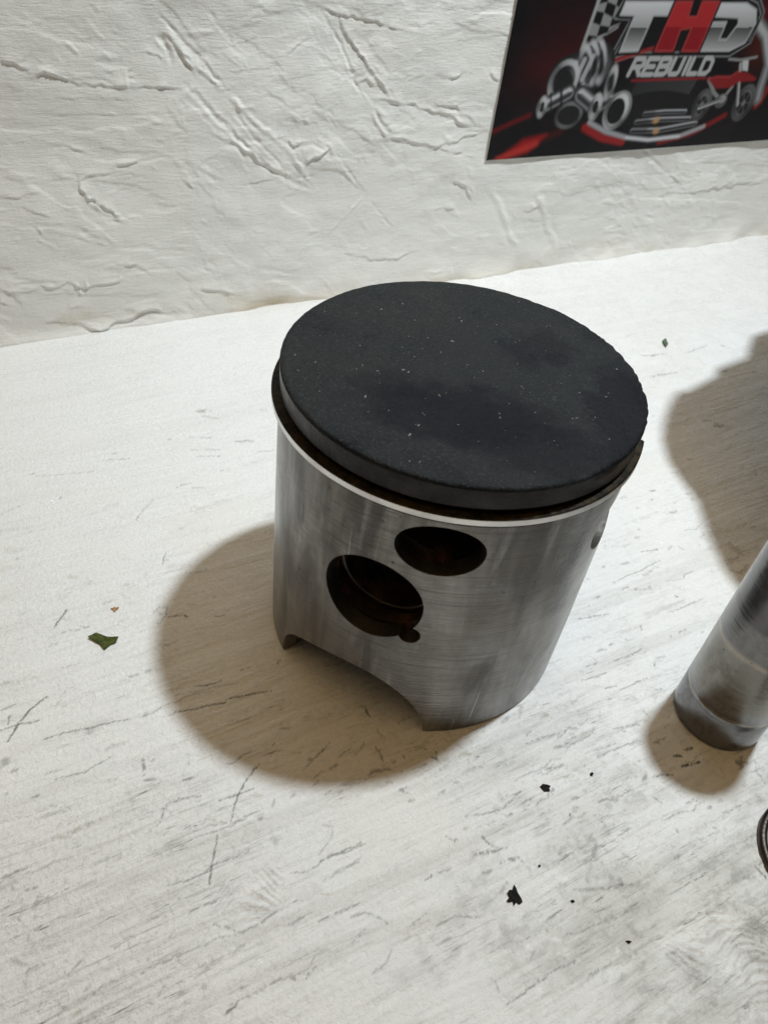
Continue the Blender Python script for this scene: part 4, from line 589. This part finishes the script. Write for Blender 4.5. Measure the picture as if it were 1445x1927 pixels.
crown['label'] = 'flat round top crusted in black carbon'
# pale grit lying in the carbon
gv, gf = [], []
for i in range(230):
    a_ = rng.uniform(0, 6.283); r_ = .93 * math.sqrt(rng.random())
    x_, y_ = r_ * math.cos(a_), r_ * math.sin(a_)
    if rng.random() > (.25 + .75 * math.exp(-((x_ - .05) ** 2 + (y_ + .35) ** 2) / .25)): continue
    s_ = abs(rng.normal(.0018, .0016)) + .0015; ln = s_ * rng.choice([1, 1, 1.2, 2.6]); an = rng.uniform(0, 3.14); b_ = len(gv); z_ = H + .004 + .010 * (1 - r_ ** 2)
    for dx, dy, dz in ((-ln, 0, 0), (0, -s_, 0), (ln, 0, 0), (0, s_, 0), (0, 0, s_ * 1.3)):
        gv.append((x_ + dx * math.cos(an) - dy * math.sin(an), y_ + dx * math.sin(an) + dy * math.cos(an), z_ + dz - .002))
    gf += [(b_, b_ + 1, b_ + 4), (b_ + 1, b_ + 2, b_ + 4), (b_ + 2, b_ + 3, b_ + 4), (b_ + 3, b_, b_ + 4), (b_ + 3, b_ + 2, b_ + 1, b_)]
GRIT = mat('pale_grit', (.30, .30, .29), .5)[0]
pydata('grit', gv, gf, (GRIT,), piston, False, kind='stuff')
# core below the crown with the ring groove
v, f = lathe([(0, H - .12), (.93, H - .12), (.915, 1.86), (.905, 1.775), (.905, 1.70), (.70, 1.62), (0, 1.60)], 160)
pydata('ring_groove', v, [q_[::-1] for q_ in f], (VARN,), piston)
# piston ring, sprung outward, its gap on the lamp side
a0, a1 = D2R(6), D2R(349)
v, f = lathe([(.925, 1.800), (1.018, 1.783), (1.022, 1.787), (1.022, 1.822), (1.014, 1.828), (.925, 1.838)], 300, a0, a1, True)
tt_ = np.mod(np.arctan2(v[:, 1], v[:, 0]) - a0, 2 * math.pi); lift = .012 * np.exp(-(a1 - a0 - tt_) / .2)
v[:, 2] += lift; rr = np.hypot(v[:, 0], v[:, 1]); bul = 1 + .016 * np.exp(-((tt_ - D2R(174)) / .9) ** 2) + .006 * np.exp(-(a1 - a0 - tt_) / .3)
v[:, 0] *= bul; v[:, 1] *= bul
fm = [0 if (min(math.hypot(*v[i][:2]) for i in q_[:4]) > 1.0 and len(q_) == 4 and max(v[i][2] - lift[i] for i in q_) < 1.826) else 1 for q_ in f]
ring = pydata('piston_ring', v, f, (CHROME, RINGTOP), piston, True, fm); sharp(ring, 30)
ring['label'] = 'thin bright ring sprung out of its groove with one loose end'
# skirt: turned shell, cut by pin hole, notch, windows and the arches at the foot
PA = D2R(-108.5)
v, f = lathe([(.90, .008), (.985, 0), (.9955, .012), (1.0, .5), (1.0, 1.3), (.9965, 1.755), (.990, 1.773), (.89, 1.775), (.89, 1.60)], 288, 0, 2 * math.pi, True)
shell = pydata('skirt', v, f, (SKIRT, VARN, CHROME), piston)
def loft(outline, r0=.72, r1=1.25):
    n_ = len(outline); vv = [(r_ * math.cos(a_), r_ * math.sin(a_), z_) for r_ in (r0, r1) for a_, z_ in outline]
    ff = [(i, (i + 1) % n_, n_ + (i + 1) % n_, n_ + i) for i in range(n_)] + [tuple(range(n_))[::-1], tuple(range(n_, 2 * n_))]
    return vv, ff
def oval(tc, zc, ht, hz, n_=88, tilt=0.0):
    o_ = []
    for i in range(n_):
        t_ = 2 * math.pi * i / n_; a_, b_ = math.cos(t_), math.sin(t_)
        o_.append((D2R(tc) + D2R(ht) * a_, zc + hz * b_ + tilt * a_))
    return o_
def archline(off):
    k_ = np.array([(-147.2, -.15), (-147.2, .04), (-145.6, .17), (-141.5, .285), (-136, .36), (-128.3, .428), (-115.7, .486), (-104.8, .478), (-96.2, .402), (-89.5, .293), (-85.5, .171), (-83.4, .07), (-82.7, 0.0), (-82.6, -.15)])
    d = np.r_[0, np.cumsum(np.hypot(np.diff(k_[:, 0]) / 57, np.diff(k_[:, 1])))]; out = []
    s_ = np.linspace(0, d[-1], 60)
    # Catmull-Rom through the knots
    tg = np.gradient(k_, d, axis=0)
    for q_ in s_:
        i = min(max(np.searchsorted(d, q_) - 1, 0), len(d) - 2); h_ = d[i + 1] - d[i]; u = (q_ - d[i]) / h_
        p_ = (2 * u**3 - 3 * u**2 + 1) * k_[i] + (u**3 - 2 * u**2 + u) * h_ * tg[i] + (-2 * u**3 + 3 * u**2) * k_[i + 1] + (u**3 - u**2) * h_ * tg[i + 1]
        out.append((D2R(p_[0] + off), p_[1]))
    return out[::-1]
cut = []
for nm, (vv, ff) in {'a': loft(oval(-91, 1.563, 13.2, .163)), 'b': loft(oval(-20.5, 1.43, 15.5, .185)), 'c': loft(archline(0)), 'd': loft(archline(180)),
                     'e': loft(oval(-94.6, .905, 3.5, .062, 32)), 'f': loft(oval(-94.6 + 152.2, .905, 3.5, .062, 32))}.items():
    cut.append(pydata('cut' + nm, vv, ff))
v, f = lathe([(0, -1.4), (.285, -1.4), (.285, 1.4), (0, 1.4)], 96)
R_ = np.array(Matrix.Rotation(PA, 3, 'Z') @ Matrix.Rotation(math.pi / 2, 3, 'Y')); vv = np.asarray(v) @ R_.T; vv[:, 2] += 1.10
cut.append(pydata('cutp', vv, [q_[::-1] for q_ in f]))
for c_ in cut:
    b_ = bmesh.new(); b_.from_mesh(c_.data); bmesh.ops.remove_doubles(b_, verts=b_.verts, dist=1e-7); bmesh.ops.recalc_face_normals(b_, faces=b_.faces); b_.to_mesh(c_.data); b_.free()
b_ = bmesh.new(); b_.from_mesh(shell.data); bmesh.ops.recalc_face_normals(b_, faces=b_.faces); b_.to_mesh(shell.data); b_.free()
for c_ in cut:
    md = shell.modifiers.new('cut', 'BOOLEAN'); md.operation = 'DIFFERENCE'; md.object = c_; md.solver = 'EXACT'
dg = bpy.context.evaluated_depsgraph_get(); dg.update()
me = bpy.data.meshes.new_from_object(shell.evaluated_get(dg), depsgraph=dg)
shell.modifiers.clear(); shell.data = me; me.name = 'skirt'
for c_ in cut:
    m0 = c_.data; bpy.data.objects.remove(c_); bpy.data.meshes.remove(m0)
me.materials.clear()
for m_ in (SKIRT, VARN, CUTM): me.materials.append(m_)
nrm = []; co = np.array([vv.co[:] for vv in me.vertices]) / S
for p_ in me.polygons:
    ids = list(p_.vertices); r_ = np.hypot(co[ids, 0], co[ids, 1]); pn = np.array(p_.normal); ce = np.array(p_.center) / S; rd = np.array([ce[0], ce[1], 0]); rd /= np.linalg.norm(rd) + 1e-9
    outer = (pn @ rd) > .95 and r_.min() > .98; inner = (pn @ rd) < -.9 and r_.max() < .93
    p_.material_index = 0 if (outer or r_.min() > .94 or (ce[2] > 1.74)) else 1
    if not outer and r_.max() > .99 and abs(pn @ rd) < .5 and ce[2] < .55: p_.material_index = 0
    if not outer and not inner and r_.max() > .985 and .55 < ce[2] < 1.72 and abs(pn @ rd) < .6: p_.material_index = 2
    p_.use_smooth = True
    for li in p_.loop_indices:
        q_ = co[me.loops[li].vertex_index]; d = np.array([q_[0], q_[1], 0]); d /= np.linalg.norm(d)
        nrm.append(tuple(d) if outer else (tuple(-d) if inner else tuple(pn)))
me.normals_split_custom_set(nrm)
# pin bosses with a snap ring groove in each bore
for sgn in (0, math.pi):
    pr_ = [(.43, .36), (.43, .880), (.286, .880), (.286, .80), (.315, .80), (.315, .76), (.286, .76), (.276, .755), (.276, .36)]
    v, f = lathe(pr_, 72, 0, 2 * math.pi, True)
    Rm = np.array(Matrix.Rotation(PA + sgn, 3, 'Z') @ Matrix.Rotation(math.pi / 2, 3, 'Y')); v = v @ Rm.T; v[:, 2] += 1.10
    bo = pydata('pin_boss', v, f, (VARN, m_plain_metal('bore_edge_metal', (.30, .27, .24), .35, .3)), piston, True, None)
    bm_ = bmesh.new(); bm_.from_mesh(bo.data); bmesh.ops.recalc_face_normals(bm_, faces=bm_.faces); bm_.to_mesh(bo.data); bm_.free()
    for i_, p_ in enumerate(bo.data.polygons):
        if i_ % 9 == 6: p_.material_index = 1
    sharp(bo, 30)
# rib that ties the boss to the crown (seen brown through the window)
for sgn in (0, math.pi):
    a_ = PA + sgn
    v = []
    for rr_, hw in ((.45, .10), (.86, .05)):
        for z_ in (1.30, 1.64):
            for sd in (-1, 1): v.append((rr_ * math.cos(a_) - sd * hw * math.sin(a_), rr_ * math.sin(a_) + sd * hw * math.cos(a_), z_))
    pydata('boss_rib', v, [(0, 1, 3, 2), (4, 6, 7, 5), (0, 4, 5, 1), (2, 3, 7, 6), (0, 2, 6, 4), (1, 5, 7, 3)], (VARN,), piston, False)

# ---------------------------------------------------------------- gudgeon pin
pin = empty('wrist_pin', (2.066, -.507, 0.0), label='polished hollow steel pin standing on end at the right edge beside the piston', category='piston pin')
prf = [(.175, .02), (.185, 0), (.272, 0), (.289, .018), (.289, .268), (.2875, .272), (.2875, .285), (.289, .29), (.289, 1.582), (.275, 1.6), (.19, 1.6), (.175, 1.585)]
v, f = lathe(prf, 160, 0, 2 * math.pi, True)
tube = pydata('tube', v, [q_[::-1] for q_ in f], (PIN,), pin)
bm_ = bmesh.new(); bm_.from_mesh(tube.data); bmesh.ops.recalc_face_normals(bm_, faces=bm_.faces); bm_.to_mesh(tube.data); bm_.free(); sharp(tube, 28)

# ---------------------------------------------------------------- snap ring lying by the frame edge
v, f = [], []; n_, k_ = 120, 14
for i in range(n_ + 1):
    a_ = D2R(40) + D2R(300) * i / n_
    for j in range(k_):
        b_ = 2 * math.pi * j / k_; r_ = .335 + .027 * math.cos(b_); v.append((r_ * math.cos(a_), r_ * math.sin(a_), .027 * math.sin(b_)))
for i in range(n_):
    for j in range(k_): f.append((i * k_ + j, (i + 1) * k_ + j, (i + 1) * k_ + (j + 1) % k_, i * k_ + (j + 1) % k_))
f += [tuple(range(k_)), tuple(n_ * k_ + j for j in range(k_))[::-1]]
clip_ = pydata('snap_ring', v, [q_[::-1] for q_ in f], (WIRE,), None, True, label='dark wire snap ring lying flat on the table at the right edge', category='snap ring')
clip_.location = Vector((2.478, -1.43, .03)) * S; clip_.rotation_euler = (D2R(2), D2R(-3), 0)

# ---------------------------------------------------------------- crumbs and scraps
def scrap(name, outline, thick, m, lift=.004, curl=0.0, **props):
    """thin torn piece: outline in table coordinates (along the wall, toward the wall)"""
    o_ = np.array(outline, float); c_ = o_.mean(0); lift += table_z(*c_); ca, sa = math.cos(WALL_YAW), math.sin(WALL_YAW)
    # refine the outline and add an inner ring so the piece can curl
    fine = []
    for i in range(len(o_)):
        for q_ in (0, .5): fine.append(o_[i] + (o_[(i + 1) % len(o_)] - o_[i]) * q_)
    fine = np.array(fine); L_ = [fine - c_, (fine - c_) * .55]; v = []
    for top_ in (1, 0):
        for ring_ in L_:
            for x_, y_ in ring_:
                z_ = lift + curl * ((x_ * x_ + .4 * x_ * y_)) / max(1e-6, (np.ptp(o_[:, 0]) / 2) ** 2) + (thick if top_ else 0) + .15 * thick * rng.normal()
                v.append((x_ * ca - y_ * sa, x_ * sa + y_ * ca, z_))
        v.append((0, 0, lift + (thick if top_ else 0)))
    n_ = len(fine); m1 = 2 * n_ + 1; f = []
    for i in range(n_):
        j = (i + 1) % n_
        f += [(i, j, n_ + j, n_ + i), (n_ + i, n_ + j, 2 * n_), (m1 + j, m1 + i, m1 + n_ + i, m1 + n_ + j), (m1 + n_ + j, m1 + n_ + i, m1 + 2 * n_), (j, i, m1 + i, m1 + j)]
    ob = pydata(name, v, f, (m,), None, False, **props)
    ob.location = Vector((c_[0] * ca - c_[1] * sa, c_[0] * sa + c_[1] * ca, 0)) * S; return ob
scrap('leaf_fragment', LEAF_OUT, .010, LEAF, .003, .022, label='torn dark green dry leaf scrap on the white table left of the piston', category='leaf')
scrap('fibre_tuft', ORANGE_OUT, .006, TAN, .002, .01, label='tiny tan star-shaped crumb above the green leaf scrap', category='crumb')
scrap('paint_flake', FLAKE_OUT, .009, BLACKF, .001, .003, label='jagged black flake lying in front of the piston near the bottom', category='flake')
scrap('paint_flake', CHIP_OUT, .009, BLACKF, .001, .003, label='smooth-edged black chip between the piston foot and the steel pin', category='flake')
CL = ['tiny dark speck just right of the smooth black chip', 'tiny dark speck lying right of the jagged black flake', 'grey-black speck nearest the lower right corner', 'pinhead black speck above the jagged black flake']
for o_, l_ in zip(CRUMBS, CL): scrap('dirt_speck', o_, .008, BLACKF, .001, 0, label=l_, category='speck', group='dark specks on the table')
scrap('green_crumb', GREEN, .014, GREENC, .002, .01, label='small green crumb on the table behind the right rim of the piston', category='crumb')

# ---------------------------------------------------------------- unseen object right of the frame, its form invented to throw the broad shadow
bar = empty('shadow_caster', (4.75, 2.3, 0), label='unseen shadow-casting object right of the picture, form invented to fit its broad shadow', category='unseen shadow caster')
LP = np.array([4.0, 2.35]); hz_ = 2.5; kk = 1 - hz_ / 16.0
BIG = [(2.60, .45), (2.42, .90), (2.37, 1.27), (2.36, 1.75), (2.27, 1.98), (2.20, 2.25), (2.19, 2.55), (2.24, 2.82), (2.36, 3.2), (2.50, 3.48), (2.62, 3.54), (2.98, 3.92), (3.06, 4.12), (3.45, 4.45), (3.55, 4.73), (3.66, 5.0), (3.88, 5.18), (4.6, 5.45), (6.2, 5.3), (7.1, 3.6), (7.0, 1.0), (5.8, -.4), (4.0, -.35), (3.0, .1)]
ol = LP + (np.array(BIG) - LP) * kk - np.array([4.75, 2.3]); n_ = len(ol)
v = [(x_, y_, hz_) for x_, y_ in ol] + [(x_, y_, hz_ - .35) for x_, y_ in ol]
f = [tuple(range(n_))] + [tuple(range(n_, 2 * n_))[::-1]] + [((i + 1) % n_, i, n_ + i, n_ + (i + 1) % n_) for i in range(n_)]
fl_ = pydata('shadow_plate', v, [q_[::-1] for q_ in f], (CAST,), bar, False)
bm_ = bmesh.new(); bm_.from_mesh(fl_.data); bmesh.ops.recalc_face_normals(bm_, faces=bm_.faces); bm_.to_mesh(fl_.data); bm_.free()
pf = [(1.0, 0)]
for i in range(5): pf += [(1.30, .05 + .42 * i), (1.30, .17 + .42 * i), (1.05, .20 + .42 * i), (1.05, .44 + .42 * i)]
pf += [(1.05, 2.16), (0, 2.16), (0, 0)]
v, f = lathe(pf, 72); bd_ = pydata('barrel', v, f, (CAST,), bar); sharp(bd_, 35)
